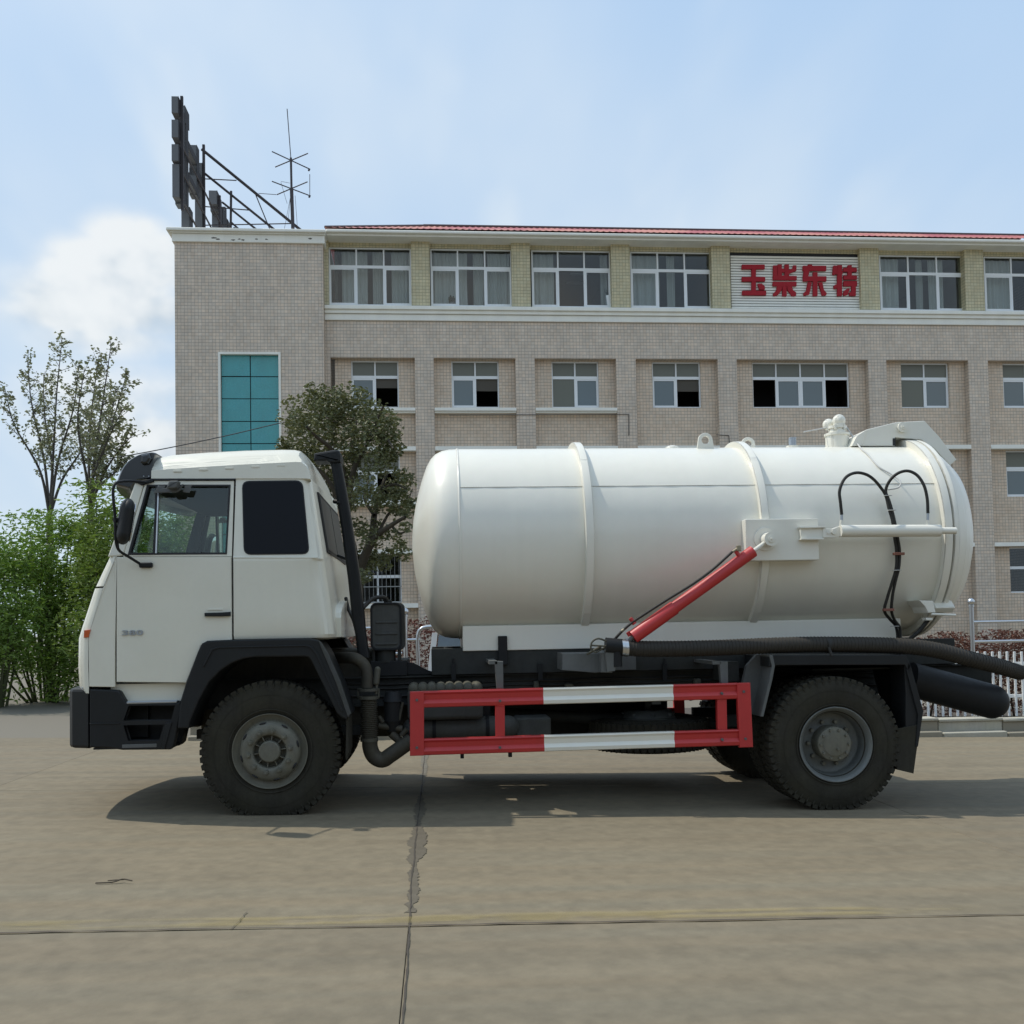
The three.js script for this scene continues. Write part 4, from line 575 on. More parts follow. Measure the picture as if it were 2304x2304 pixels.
// --- tank
{
  const ya = 2.32, R = .89, xs = P(1028, 1014, .13).x, r1 = 1.288, r2 = 2.835, r3 = 4.482;
  const onTank = (px, py, off = 0) => { const d = rayTo(px, py), oy = EYE[1] - ya, a = d.y * d.y + d.z * d.z, b = 2 * (oy * d.y + EYE[2] * d.z), c = oy * oy + EYE[2] ** 2 - (R + off) ** 2, q = b * b - 4 * a * c; const t = (-b - Math.sqrt(Math.max(0, q))) / (2 * a); return d.multiplyScalar(t).add(eye); };
  const lift = (g) => flat(g).map((q) => q.translate(0, ya, 0));
  const head = [[-.432, 0], [-.428, .1], [-.415, .24], [-.39, .38], [-.36, .50], [-.325, .62], [-.285, .73], [-.245, .80], [-.20, .845], [-.14, .874], [-.07, .887], [0, .89]];
  const shell = latheX([...head.map(([x, r]) => [xs + x, r]), ...[1, 2, 3, 4, 5, 6].map((i) => [mix(xs, r3 + .02, i / 6), R])], 128); { const p = shell.attributes.position, uv = shell.attributes.uv; for (let i = 0; i < p.count; i++) { const c = i % 13 === -1 ? 0 : 0; uv.setXY(i, p.getX(i), uv.getX(i) * 2 * Math.PI * R + c); } }
  const tank = obj('tank', lift([shell]), M.tankWhite, truck, undefined, true);
  const band = (x0, w, h) => latheX([[x0, R - .01], [x0, R + h - .006], [x0 + .006, R + h], [x0 + w - .006, R + h], [x0 + w, R + h - .006], [x0 + w, R - .01]], 128);
  T('weld_bead', lift([latheX([[xs - .012, R - .002], [xs - .007, R + .007], [xs + .003, R + .008], [xs + .012, R - .002]], 128)]), M.tankWhite, tank);
  { const t = Math.acos(clamp((P(1360, 1100, .6).y - ya) / R)); const s = [...Array(40)].map((_, i) => V(mix(xs, r3, i / 39), ya + (R + .002) * Math.cos(t), (R + .002) * Math.sin(t) + .0015 * Math.sin(i * 2.3))); T('weld_seam', [tube(s, .0035, 80, 6)], M.tankWhite, tank); }
  T('stiffening_ring', lift([band(r1, .072, .058)]), M.tankWhite, tank); T('stiffening_ring', lift([band(r2, .072, .058)]), M.tankWhite, tank); T('end_flange', lift([band(r3, .075, .065)]), M.tankWhite, tank);
  const door = T('rear_door', lift([band(r3 + .087, .05, .065), latheX([[r3 + .08, R], [r3 + .14, R + .03], [r3 + .16, R - .01], [r3 + .24, .86], [r3 + .36, .76], [r3 + .45, .60], [r3 + .52, .38], [r3 + .55, .16], [r3 + .555, 0]], 96)]), M.tankWhite, truck);
  each('door_clamp', [2.35, 3.9, 4.7, 5.6].map((a) => rb(-.09, .10, -.05, .05, -.035, .035, .012).translate(r3 + .08, R + .075, 0).rotateX(a).translate(0, ya, 0)), M.tankWhite, door);
  const sy0 = P(1100, 1464, .5).y, sy1 = P(1100, 1408, .5).y;
  T('tank_skirt', [rb(P(1041, 1440, .5).x, P(2026, 1440, .5).x, sy0, sy1, -.52, .52, .008), bb(P(1041, 1440, .5).x, P(2026, 1440, .5).x, sy1 - .01, sy1 + .07, -.44, .44)], M.tankWhite, tank);
  each('saddle_clamp', both([rb(P(1121, 1460, .54).x, P(1141.5, 1460, .54).x, P(1131, 1496, .54).y, P(1131, 1431, .54).y, .50, .555, .006), ...[[1020], [1215], [1495]].map(([px]) => bb(P(px - 5, 1490, .52).x, P(px + 5, 1490, .52).x, P(px, 1530, .52).y, P(px, 1493, .52).y, .50, .53)), ...[[1020], [1495]].map(([px]) => rod(P(px, 1493, .52), P(px, 1482, .52), .008))]), M.black, truck);
  // fittings on top
  const top = (px, z = 0) => P(px, 1005, z).x, yT = ya + R;
  const eyePlate = (px, z, w, h) => { const x = top(px, z), y0 = ya + Math.sqrt(R * R - z * z) - .01, o = [V2(x - w, y0), V2(x + w, y0)]; for (let i = 0; i <= 14; i++) { const t = i / 14 * Math.PI; o.push(V2(x + w * .84 * Math.cos(t), y0 + h - w * .84 + w * .84 * Math.sin(t))); } const hole = []; for (let i = 0; i < 18; i++) { const t = -i / 18 * Math.PI * 2; hole.push(V2(x + .037 * Math.cos(t), y0 + h - w * .84 + .037 * Math.sin(t))); } return extr(o, z - .014, z + .014, .004, [hole]); };
  T('lifting_eye', eyePlate(1587, .25, .082, .155), M.tankWhite, tank); T('lifting_eye', eyePlate(1683, -.25, .082, .205), M.tankWhite, tank);
  T('inspection_cap', [new THREE.SphereGeometry(.075, 20, 10).scale(1, .5, 1).translate(top(1512), yT, 0)], M.tankWhite, tank);
  { const x = top(1783); const v = T('breather_valve', [rod(V(x, yT - .01, 0), V(x, yT + .025, 0), .062, .06, 20)], M.tankWhite, tank); T('valve_body', [rod(V(x - .005, yT + .02, 0), V(x - .005, yT + .10, 0), .032), rod(V(x + .02, yT + .02, .02), V(x + .02, yT + .105, .02), .012), rb(x - .03, x + .035, yT + .1, yT + .108, -.02, .03, .004)], M.brightMetal, v); }
  { const x = top(1884), z = 0, v = T('vent_valve', [rod(V(x, yT - .02, z), V(x, yT + .13, z), .112, .112, 28), rod(V(x, yT + .12, z), V(x, yT + .142, z), .122, .122, 28), rod(V(x, yT + .14, z), V(x, yT + .2, z), .085, .075, 22), rod(V(x, yT + .19, z), V(x, yT + .215, z), .09, .09, 22), new THREE.SphereGeometry(.062, 22, 14).translate(x + .012, yT + .265, z + .03), new THREE.SphereGeometry(.058, 22, 14).translate(x - .045, yT + .25, z - .09), rod(V(x + .012, yT + .2, z + .03), V(x + .012, yT + .27, z + .03), .055)], M.tankWhite, tank);
    each('valve_bolt', ring(6, .088, () => disc(.012, .012, .05, 8)).map((g) => g.rotateX(-Math.PI / 2).translate(x, yT + .2, z)), M.tankWhite, v);
    T('valve_lever', [rod(P(1808, 972, 0), P(1862, 962, 0), .006)], M.cable, v);
    T('relief_cord', [tube([P(1904, 960, 0), P(1917, 980, .05), onTank(1940, 1012, .01), onTank(1950, 1020, .01), onTank(1978, 1051, .01), onTank(2007, 1068, .02), onTank(2026, 1084, .05), onTank(2023, 1096, .05), onTank(1998, 1102, .04)], .007, 60, 8)], M.cable, v); }
  // hinge box of the rear door
  { const pl = PL([[1915, 1004], [1927, 981], [1949, 967], [2013.5, 951], [2078, 947.5], [2111, 983], [2150, 1035], [2136, 1048], [2100, 1010], [2070, 990], [2012, 985], [2012, 1004]], .2);
    const h = T('hinge_arm', [extr(pl, -.2, .22, .006)], M.tankWhite); T('hinge_pin', [rod(P(2027, 963, .2), P(2027, 963, .2).setZ(.25), .048, .048, 24), rod(P(2027, 963, .2), P(2027, 963, .2).setZ(.262), .026, .024, 20), rod(P(2027, 963, .2), P(2027, 963, .2).setZ(.275), .009)], M.tankWhite, h); T('hinge_gap', [bb(P(2012, 995, .23).x - .01, P(2012, 995, .23).x + .016, P(2012, 1002, .23).y, P(2012, 986, .23).y, .1, .225)], M.seal, h); T('hinge_cap', [extr(PL([[1915, 1004], [1927, 981], [1949, 967], [1938, 1003]], .22), .2, .232, .004)], M.tankWhite, h); }
  // mounting plate, door cylinder and its hoses
  { const zf = 1.0, mp = T('mounting_plate', [rb(P(1678, 1200, zf).x, P(1842, 1200, zf).x, P(1760, 1261, zf).y, P(1760, 1167, zf).y, .70, zf, .008)], M.tankWhite, truck);
    const pv = P(1730, 1214, 1.06); T('pivot_boss', [rod(P(1722, 1213, zf).setZ(zf - .01), P(1722, 1213, zf).setZ(zf + .012), .105, .10, 36)], M.tankWhite, mp);
    T('channel_bracket', [extr(PL([[1800, 1185.5], [1857, 1184], [1852, 1214], [1802, 1213.5]], 1.04), zf, 1.045, .006), extr(PL([[1798, 1186], [1856, 1184], [1857, 1187.5], [1800, 1189]], 1.05), zf, 1.07, .002), extr(PL([[1801, 1211], [1852, 1211], [1852, 1214.5], [1801, 1214.5]], 1.05), zf, 1.07, .002)], M.tankWhite, mp);
    T('clevis', [extr(soften(PL([[1852, 1188], [1872, 1190], [1888, 1184], [1892, 1188], [1892, 1206], [1880, 1210], [1852, 1210]], 1.06), .01), 1.01, 1.06, .005), rod(P(1876, 1197, 1.06).setZ(1.06), P(1876, 1197, 1.06).setZ(1.075), .022), rod(P(1864, 1198, 1.06).setZ(1.06), P(1864, 1198, 1.06).setZ(1.07), .014)], M.tankWhite, mp);
    const cy = 1195, dc = T('door_cylinder', [rod(P(1890, cy, 1.06), P(2114, cy - 1, 1.06), .053, .053, 30), rod(P(2114, cy - 1, 1.06), P(2150, cy - 1, 1.06), .03, .03, 20), rod(P(1893, 1182, 1.06), P(1893, 1170, 1.06), .016, .013), rod(P(2087, 1182, 1.06), P(2087, 1170, 1.06), .016, .013)], M.tankWhite);
    each('hose_fitting', [rod(P(1893.5, 1172, 1.06), P(1894, 1153, 1.06), .012), rod(P(2087.5, 1172, 1.06), P(2088, 1150, 1.06), .012)], M.brightMetal, dc);
    T('hydraulic_hose', [tube([P(1894, 1158, 1.06), P(1891, 1130, 1.07), P(1889, 1105, 1.07), P(1899, 1079, 1.06), P(1912, 1068, 1.04), P(1930, 1063.5, 1.02), P(1950, 1068, 1.0), P(1966, 1079, .97), P(1980, 1095, .94), P(1992, 1113, .93), P(2000, 1144, .95), P(2008, 1172, .96), P(2013, 1212, .95), P(2017, 1240, .93), P(2016, 1279, .91), P(2007, 1311, .88), P(1997, 1343, .84), P(1990, 1373, .80), P(2003, 1394, .70), P(2016, 1410, .62), P(2020, 1440, .60), P(2019, 1480, .60)], .0135, 160, 9)], M.hose, dc);
    T('hydraulic_hose', [tube([P(2088, 1155, 1.06), P(2086, 1120, 1.06), P(2078, 1090, 1.05), P(2062, 1068, 1.02), P(2042, 1059.5, 1.0), P(2020, 1065, .98), P(2001, 1083, .95), P(1993, 1105, .93), P(2001, 1128, .95), P(2011, 1165, .96), P(2020, 1212, .95), P(2024, 1240, .93), P(2022, 1279, .91), P(2014, 1311, .88), P(2008, 1343, .84), P(2006, 1373, .80), P(2012, 1394, .71), P(2024, 1412, .64), P(2026, 1440, .62), P(2026, 1480, .60)], .0135, 160, 9)], M.hose, dc);
    each('hose_clip', [[2022, 1246, .945, 12], [1999, 1372, .83, 12]].map(([a, b, z, w]) => rb(P(a - w, b, z).x, P(a + w, b, z).x, P(a, b + 3, z).y, P(a, b - 3, z).y, z - .02, z + .018, .004)), std([.22, .09, .06], .7), dc);
    each('cable_tie', [[1997, 1115, .95], [2006, 1148, .97], [2018, 1283, .93], [2013, 1409, .67]].map(([a, b, z]) => rb(P(a - 9, b, z).x, P(a + 9, b, z).x, P(a, b + .8, z).y, P(a, b - .8, z).y, z - .018, z + .017, .002)), M.cable, dc);
    // red lifting cylinder of the suction boom
    const a = P(1424, 1434, 1.13), b = P(1694.5, 1240.5, 1.10), mid = a.clone().lerp(b, .34), lc = T('hydraulic_cylinder', [rod(a, mid, .060, .060, 28), rod(mid, b, .052, .052, 28)], M.red);
    const ups = (px, py, l) => { const p = P(px, py, 1.12); return rod(p, p.clone().add(V(-.035, .05, 0).multiplyScalar(l)), .02, .017); };
    each('port_boss', [ups(1664, 1252, 1), ups(1428, 1404, 1), ups(1418, 1430, .6)], M.red, lc);
    T('piston_rod', [rod(b, pv.clone().setZ(1.08), .019, .019, 16), rod(pv.clone().setZ(1.02), pv.clone().setZ(1.13), .062, .060, 30), rod(pv.clone().setZ(1.03), pv.clone().setZ(1.14), .032, .030, 20), rod(pv.clone().setZ(1.03), pv.clone().setZ(1.152), .010)], M.tankWhite, lc);
    T('hose_fitting', [rod(P(1660, 1234, 1.13), P(1646, 1243, 1.13), .011), rb(P(1657, 1230, 1.13).x, P(1666, 1230, 1.13).x, P(1660, 1240, 1.13).y, P(1660, 1227, 1.13).y, 1.11, 1.15, .006), rod(P(1398, 1420, 1.13), P(1410, 1412, 1.13), .011)], M.brass, lc);
    T('hydraulic_hose', [tube([P(1648, 1241, 1.13), P(1632, 1256, 1.14), P(1600, 1284, 1.15), P(1560, 1313, 1.16), P(1500, 1350, 1.15), P(1450, 1382, 1.14), P(1426, 1398, 1.13), P(1404, 1416, 1.13), P(1385, 1436, 1.10), P(1370, 1452, 1.0)], .0115, 70, 8)], M.hose, lc);
    // bracket under the cylinder foot, suction hose with its coupling
    T('foot_bracket', [extr(PL([[1265, 1470], [1350, 1469], [1353, 1512], [1340, 1514], [1265, 1508]], 1.0), .62, 1.0, .006), extr(PL([[1353, 1469], [1377, 1466], [1378, 1514], [1353, 1513]], 1.12), .5, 1.12, .006), extr(PL([[1362, 1462], [1395, 1462], [1384, 1510], [1366, 1512]], 1.15), 1.10, 1.15, .005), bb(P(1290, 1490, .6).x, P(1430, 1490, .6).x, P(1350, 1508, .6).y, P(1350, 1475, .6).y, .45, .62), rod(P(1424, 1434, 1.13), P(1388, 1470, 1.13), .02)], M.greyPaint);
    const hz = 1.12, path = [P(1398, 1455, hz), P(1430, 1459, hz), P(1500, 1460, hz), P(1600, 1458, hz), P(1735, 1452.5, hz), P(1842, 1450, hz), P(2004, 1452.5, hz), P(2060, 1456, hz), P(2111, 1464, hz), P(2180, 1482, hz - .02), P(2250, 1500, hz - .12), P(2290, 1512, hz - .45), P(2292, 1512, hz - 1.0)];
    const curve = new THREE.CatmullRomCurve3(path, false, 'centripetal'), sh = T('suction_hose', [new THREE.TubeGeometry(curve, 300, .066, 20)], M.ribbed);
    { const cor = [], L = curve.getLength(), n = 150; const f = curve.computeFrenetFrames(n, false); for (let i = 2; i < n; i++) { const p = curve.getPointAt(i / n), g = new THREE.TorusGeometry(.066, .0045, 5, 18); g.applyQuaternion(new THREE.Quaternion().setFromUnitVectors(V(0, 0, 1), f.tangents[i])); g.translate(p.x, p.y, p.z); cor.push(g); } T('hose_rib', cor, M.ribbed, sh).userData.kind = 'stuff'; }
    T('hose_coupling', [rod(P(1362, 1452, hz), P(1402, 1455, hz), .066, .064, 24), rod(P(1388, 1460, hz), P(1388, 1500, hz), .045)], M.black, sh);
    T('hose_clamp', [disc(.072, .072, .026, 28).rotateY(Math.PI / 2).translate(P(1402, 1457, hz).x, P(1402, 1457, hz).y, hz), disc(.0735, .0735, .026, 28).rotateY(Math.PI / 2).translate(P(1409, 1458, hz).x, P(1409, 1458, hz).y, hz), rb(P(1407, 1440, hz).x, P(1413, 1440, hz).x, P(1409, 1446, hz).y, P(1409, 1436, hz).y, hz - .02, hz + .02, .004)], M.steel, sh);
    T('coupling_handle', [tube([P(1364, 1442, 1.16), P(1345, 1437, 1.17), P(1332, 1445, 1.17), P(1330, 1460, 1.16), P(1340, 1468, 1.15)], .008, 30, 8), rod(P(1330, 1452, 1.16), P(1366, 1454, 1.16), .008), rod(P(1320, 1472, 1.1), P(1352, 1455, 1.14), .011), rod(P(1340, 1468, 1.13), P(1362, 1456, 1.14), .008)], M.dirtyMetal, sh);
    { const p = P(1862, 1451, hz), st = disc(.071, .071, .03, 28).rotateY(Math.PI / 2).rotateZ(.06).translate(p.x, p.y, hz); T('hose_strap', [st, rod(P(1864, 1456, 1.19), P(1872, 1476, 1.2), .012)], M.hose, sh); }
    T('door_lock_bracket', [extr(PL([[2066, 1351], [2097, 1352], [2103, 1378], [2086, 1379], [2080, 1366]], .86), .6, .88, .006), rod(P(2096, 1382, .9), P(2150, 1384, .9), .012), extr(PL([[2080, 1390], [2098, 1390], [2096, 1396], [2082, 1396]], .86), .8, .88, .004)], M.tankWhite, truck);
    T('drain_hose', [tube([P(2088, 1395, .8), P(2070, 1418, .78), P(2045, 1440, .74), P(2030, 1455, .7)], .02, 30, 8)], M.hose, truck);
  }
  // rear mudguards, tail boom
  for (const s of [1, -1]) {
    const side = (g) => flat(g).map((k) => (s > 0 ? k : flip(k))), z0 = .5, z1 = 1.2, q = (l) => PL(l, z1);
    const mg = T('rear_mudguard', side([extr(q([[1731, 1474], [2038, 1474], [2050, 1500], [2052, 1510], [2044, 1512], [2036, 1496], [1742, 1497], [1731, 1500]]), z0, z1, .006), extr(q([[2036, 1476], [2050, 1500], [2078, 1600], [2074, 1625], [2057, 1740], [2019, 1732], [2040, 1640], [2040, 1560]]), z1 - .30, z1 - .02, .006), extr(q([[2044, 1490], [2050, 1500], [2078, 1600], [2074, 1625], [2066, 1680], [2060, 1680], [2066, 1610], [2040, 1510]]), z0, z1, .004)]), M.plastic);
    T('guard_plate', side([extr(q([[1723, 1474], [1736, 1474], [1742, 1498], [1736, 1530], [1716, 1612], [1692, 1617], [1689, 1545], [1700, 1500]]), z1 - .3, z1 - .24, .004), extr(q([[1730, 1474], [1738, 1474], [1743, 1498], [1737, 1530], [1717, 1612], [1711, 1612], [1730, 1530], [1736, 1498]]), z0, z1 + .01, .003)]), M.greyPaint, mg);
    T('mud_flap', side([extr(q([[2020, 1640], [2072, 1630], [2057, 1741], [2019, 1732]]), z1 - .03, z1 - .01, .003)]), M.rubber, mg);
    each('guard_bracket', side([bb(q([[1655, 1500]])[0].x, q([[1690, 1500]])[0].x, P(1670, 1532, .8).y, P(1670, 1488, .8).y, .47, .85), bb(P(1800, 1500, .6).x, P(1990, 1500, .6).x, P(1900, 1504, .6).y, P(1900, 1500, .6).y, .47, .9)]), M.chassis, mg);
  }
  { const tb = T('tail_boom', [rod(P(2046, 1528, .75), P(2230, 1578, .75), .155, .155, 28)], M.black); T('boom_end', [new THREE.SphereGeometry(.155, 20, 14).translate(P(2230, 1578, .75).x, P(2230, 1578, .75).y, .75)], M.black, tb); }
  // side guards in red and white
  for (const s of [1, -1]) {
    const side = (g) => flat(g).map((k) => (s > 0 ? k : flip(k))), z = 1.2, g0 = part('side_guard');
    const at = (px, py) => P(px, py, z), yTop = (x) => mix(at(922, 1556.5).y, at(1688, 1536).y, (x - at(922, 1556).x) / (at(1688, 1540).x - at(922, 1556).x)), k = (at(922, 1556.5).y - at(922, 1701).y);
    const prof = [[0, -.01], [0, .004], [.012, .008], [.03, -.006], [.07, -.012], [.088, .004], [.10, .012], [.128, .006], [.134, -.006], [.134, -.02]];
    const bar = (x0, x1, top) => loft([x0, x1].map((x) => prof.map(([d, o]) => V(x, yTop(x) - (top ? 0 : k - .134) - d, z + o - .01))), .3);
    const X = [at(950, 1570).x, at(1223, 1570).x, at(1516, 1570).x, at(1662, 1570).x];
    for (const top of [1, 0]) { T('rail', side(bar(X[0], X[1], top)), M.red, g0, 'red length of rail'); T('rail', side(bar(X[1], X[2], top)), M.tankWhite, g0, 'white length of rail'); T('rail', side(bar(X[2], X[3], top)), M.red, g0, 'red length of rail'); T('rail_lip', side(loft([X[1], X[2]].map((x) => [V(x, yTop(x) - (top ? 0 : k - .134) + .001, z - .007), V(x, yTop(x) - (top ? 0 : k - .134) + .001, z - .055)]))), M.tankWhite, g0); each('rail_lip', side([[0, 1], [2, 3]].map(([i, j]) => loft([X[i], X[j]].map((x) => [V(x, yTop(x) - (top ? 0 : k - .134) + .001, z - .007), V(x, yTop(x) - (top ? 0 : k - .134) + .001, z - .055)])))), M.red, g0); }
    each('bolt', side([[938, 1575], [938, 1682], [1673, 1556], [1677, 1662], [1125, 1577], [1125, 1682], [1624, 1560], [1625, 1664]].map(([a, b]) => rod(at(a, b).setZ(z - .01), at(a, b).setZ(z + .012), .013, .012, 6))), M.greyPaint, g0);
    T('post', side([extr(PL([[922.4, 1556.5], [954, 1555.5], [954, 1700], [922.4, 1701]], z), z - .05, z + .004, .005)]), M.red, g0); T('post', side([extr(PL([[1658, 1537], [1688, 1536], [1694.5, 1681], [1664, 1682]], z), z - .05, z + .004, .005)]), M.red, g0);
    T('upright', side([extr(PL([[1114.5, 1588], [1135.5, 1588], [1136, 1662], [1115, 1662]], z - .03), z - .08, z - .022, .004)]), M.red, g0); T('upright', side([extr(PL([[1613, 1571], [1634.5, 1571], [1636, 1650], [1614.5, 1650]], z - .03), z - .08, z - .022, .004)]), M.red, g0);
    for (const px of [1114, 1620]) T('guard_arm', side([extr(PL([[px - 2, 1487], [px + 18, 1488], [px + 19, 1550], [px + 4, 1550]], z - .06), z - .12, z - .06, .006), bb(at(px - 12, 1500).x, at(px + 6, 1500).x, P(px, 1490, .8).y - .005, P(px, 1484, .8).y, .42, z - .06)]), M.greyPaint, g0);
    each('guard_foot', side([[1040, 1706], [1148, 1703]].map(([px, py]) => bb(P(px - 4, py, .7).x, P(px + 4, py, .7).x, P(px, py, .7).y, P(px, py - 40, .7).y, .66, .72))), M.black, g0);
  }
}
// ---------------------------------------------------------------- trees, shrubs, railings
function foliage(n, size, seed, place, aspect = 1.7, up = .35) {           // many small folded leaves; place(r) gives a point
  const r = rng(seed), pos = new Float32Array(n * 12 * 3), nor = new Float32Array(n * 12 * 3), col = new Float32Array(n * 12 * 3), q = new THREE.Quaternion(), e = new THREE.Euler(), v = V(0, 0, 0); let k = 0;
  const gr = V(0, 0, 0);
  for (let i = 0; i < n; i++) {
    const p = place(r, i); e.set((r() - .5) * 2.4 + up, r() * 6.283, (r() - .5) * 2.4); q.setFromEuler(e); const s = size * (.6 + .8 * r()), w = s / aspect, t = .75 + .5 * r(), y = r() * .3;
    const a = V(0, 0, -s / 2), b = V(w / 2, .18 * s, 0), c = V(0, 0, s / 2), d = V(-w / 2, .18 * s, 0), m = V(0, -.03 * s, 0);
    for (const tri of [[a, m, b], [m, c, b], [a, d, m], [m, d, c]]) { const T3 = tri.map((o) => o.clone().applyQuaternion(q).add(p)), nn = T3[1].clone().sub(T3[0]).cross(T3[2].clone().sub(T3[0])).normalize(); for (const o of T3) { pos[k] = o.x; pos[k + 1] = o.y; pos[k + 2] = o.z; nor[k] = nn.x; nor[k + 1] = nn.y; nor[k + 2] = nn.z; col[k] = t * (1 + y); col[k + 1] = t * (1 + y * .6); col[k + 2] = t * (1 - y * .3); k += 3; } }
  }
  const g = new THREE.BufferGeometry(); g.setAttribute('position', new THREE.BufferAttribute(pos, 3)); g.setAttribute('normal', new THREE.BufferAttribute(nor, 3)); g.setAttribute('color', new THREE.BufferAttribute(col, 3)); g.setAttribute('uv', new THREE.BufferAttribute(new Float32Array(n * 24), 2)); return g;
}
const leafMat = (c, tr = .35) => phys(c, .6, { transmission: tr, thickness: 0, vertexColors: true });
const limb = (pts, r0, r1) => { const c = new THREE.CatmullRomCurve3(pts, false, 'centripetal'), n = pts.length * 5, g = new THREE.TubeGeometry(c, n, 1, 8), p = g.attributes.position; for (let i = 0; i <= n; i++) { const o = c.getPointAt(i / n), r = mix(r0, r1, i / n); for (let j = 0; j <= 8; j++) { const k = i * 9 + j; p.setXYZ(k, o.x + (p.getX(k) - o.x) * r, o.y + (p.getY(k) - o.y) * r, o.z + (p.getZ(k) - o.z) * r); } } g.computeVertexNormals(); return g; };
const bark = std([1, 1, 1], .9, { map: paintMap([.065, .055, .042], .8, 1.2) });
{ // the dark clipped tree between cab and tank
  const z = -9.6, t0 = P(800, 1420, z), tr = thing('evergreen_tree', 'dark olive spreading tree with crooked bare limbs between cab and building', 'tree', [t0.x, gy(t0.x), z]);
  const L = (l, dz, r0, r1) => limb(l.map(([a, b], i) => P(a, b, z + dz * i / (l.length - 1))), r0, r1);
  const base = V(t0.x + .1, gy(t0.x) - .1, z);
  obj('trunk', [limb([base, P(806, 1430, z), P(800, 1360, z), P(806, 1290, z)], .17, .12), L([[806, 1290], [826, 1240], [848, 1205], [880, 1182], [912, 1163]], .8, .10, .03), L([[815, 1265], [838, 1205], [842, 1160], [858, 1100], [872, 1060]], -.7, .09, .025), L([[803, 1300], [792, 1230], [778, 1165], [786, 1110], [800, 1045], [830, 990], [850, 940], [862, 915]], .5, .10, .02), L([[786, 1110], [770, 1060], [745, 1010], [715, 985], [690, 960]], 1.2, .07, .02), L([[800, 1045], [792, 1000], [800, 950], [790, 915]], -1, .06, .02), L([[778, 1165], [760, 1120], [730, 1070], [690, 1040], [655, 1030]], .6, .06, .02), L([[830, 990], [866, 985], [885, 1010]], .9, .04, .015), L([[858, 1100], [890, 1090], [915, 1100]], .6, .035, .012), L([[842, 1160], [820, 1120], [830, 1080]], -.9, .04, .015), L([[880, 1182], [900, 1200], [922, 1190]], .3, .03, .01), L([[848, 1205], [880, 1150], [915, 1130], [928, 1100]], -.4, .035, .01)], bark, tr);
  const cl = [[665, 1008, 44, 2], [640, 1030, 26, 1], [700, 962, 60, 3], [675, 945, 40, 2], [738, 925, 52, 3], [790, 915, 52, 3], [838, 930, 46, 2.4], [868, 968, 40, 2], [878, 1010, 34, 1.6], [655, 1048, 28, 1.2], [760, 985, 70, 4], [820, 1000, 52, 2.6], [700, 1030, 54, 2.6], [775, 1055, 46, 2], [850, 1060, 36, 1.4], [888, 1085, 36, 1.3], [905, 1115, 26, .8], [820, 1115, 46, 1.8], [775, 1120, 34, 1.1], [862, 1130, 40, 1.4], [895, 1150, 26, .6], [800, 1185, 34, .9], [835, 1215, 34, .8], [880, 1205, 26, .5], [806, 1262, 40, 1.6], [848, 1250, 30, .9], [780, 1245, 28, .8], [765, 1185, 26, .6], [730, 1090, 36, 1], [912, 1165, 18, .35], [925, 1120, 18, .4], [870, 1040, 26, .6], [915, 1195, 16, .3], [900, 1220, 20, .4], [860, 1270, 24, .5], [880, 1245, 18, .35], [900, 1060, 28, .6], [918, 1085, 22, .5], [926, 1150, 18, .35], [905, 1245, 24, .45], [845, 1180, 26, .5], [820, 1300, 26, .6], [640, 1000, 22, .7], [628, 1020, 14, .3], [720, 905, 30, .9], [660, 930, 24, .6]];
  for (const c of cl) { if (c[1] > 1055) c[3] *= .8; else { c[2] *= 1.1; } }
  const tot = cl.reduce((a, c) => a + c[3], 0), D = (EYE[2] - z) / F, spots = cl.map(([a, b, r, w]) => [P(a, b, z), r * D, w]);
  obj('crown', foliage(11500, .080, 31, (r) => { let k = r() * tot, i = 0; while ((k -= spots[i][2]) > 0 && i < spots.length - 1) i++; const [c, R] = spots[i]; const d = V(r() - .5, r() - .5, r() - .5).normalize().multiplyScalar(R * Math.pow(r(), .45)); return V(c.x + d.x, c.y + d.y * .85, c.z + d.z * 1.25 + (i % 3 - 1) * .45 + (i * 7 % 5 - 2) * .15); }), leafMat([.125, .145, .055], .42), tr, undefined, true);
}
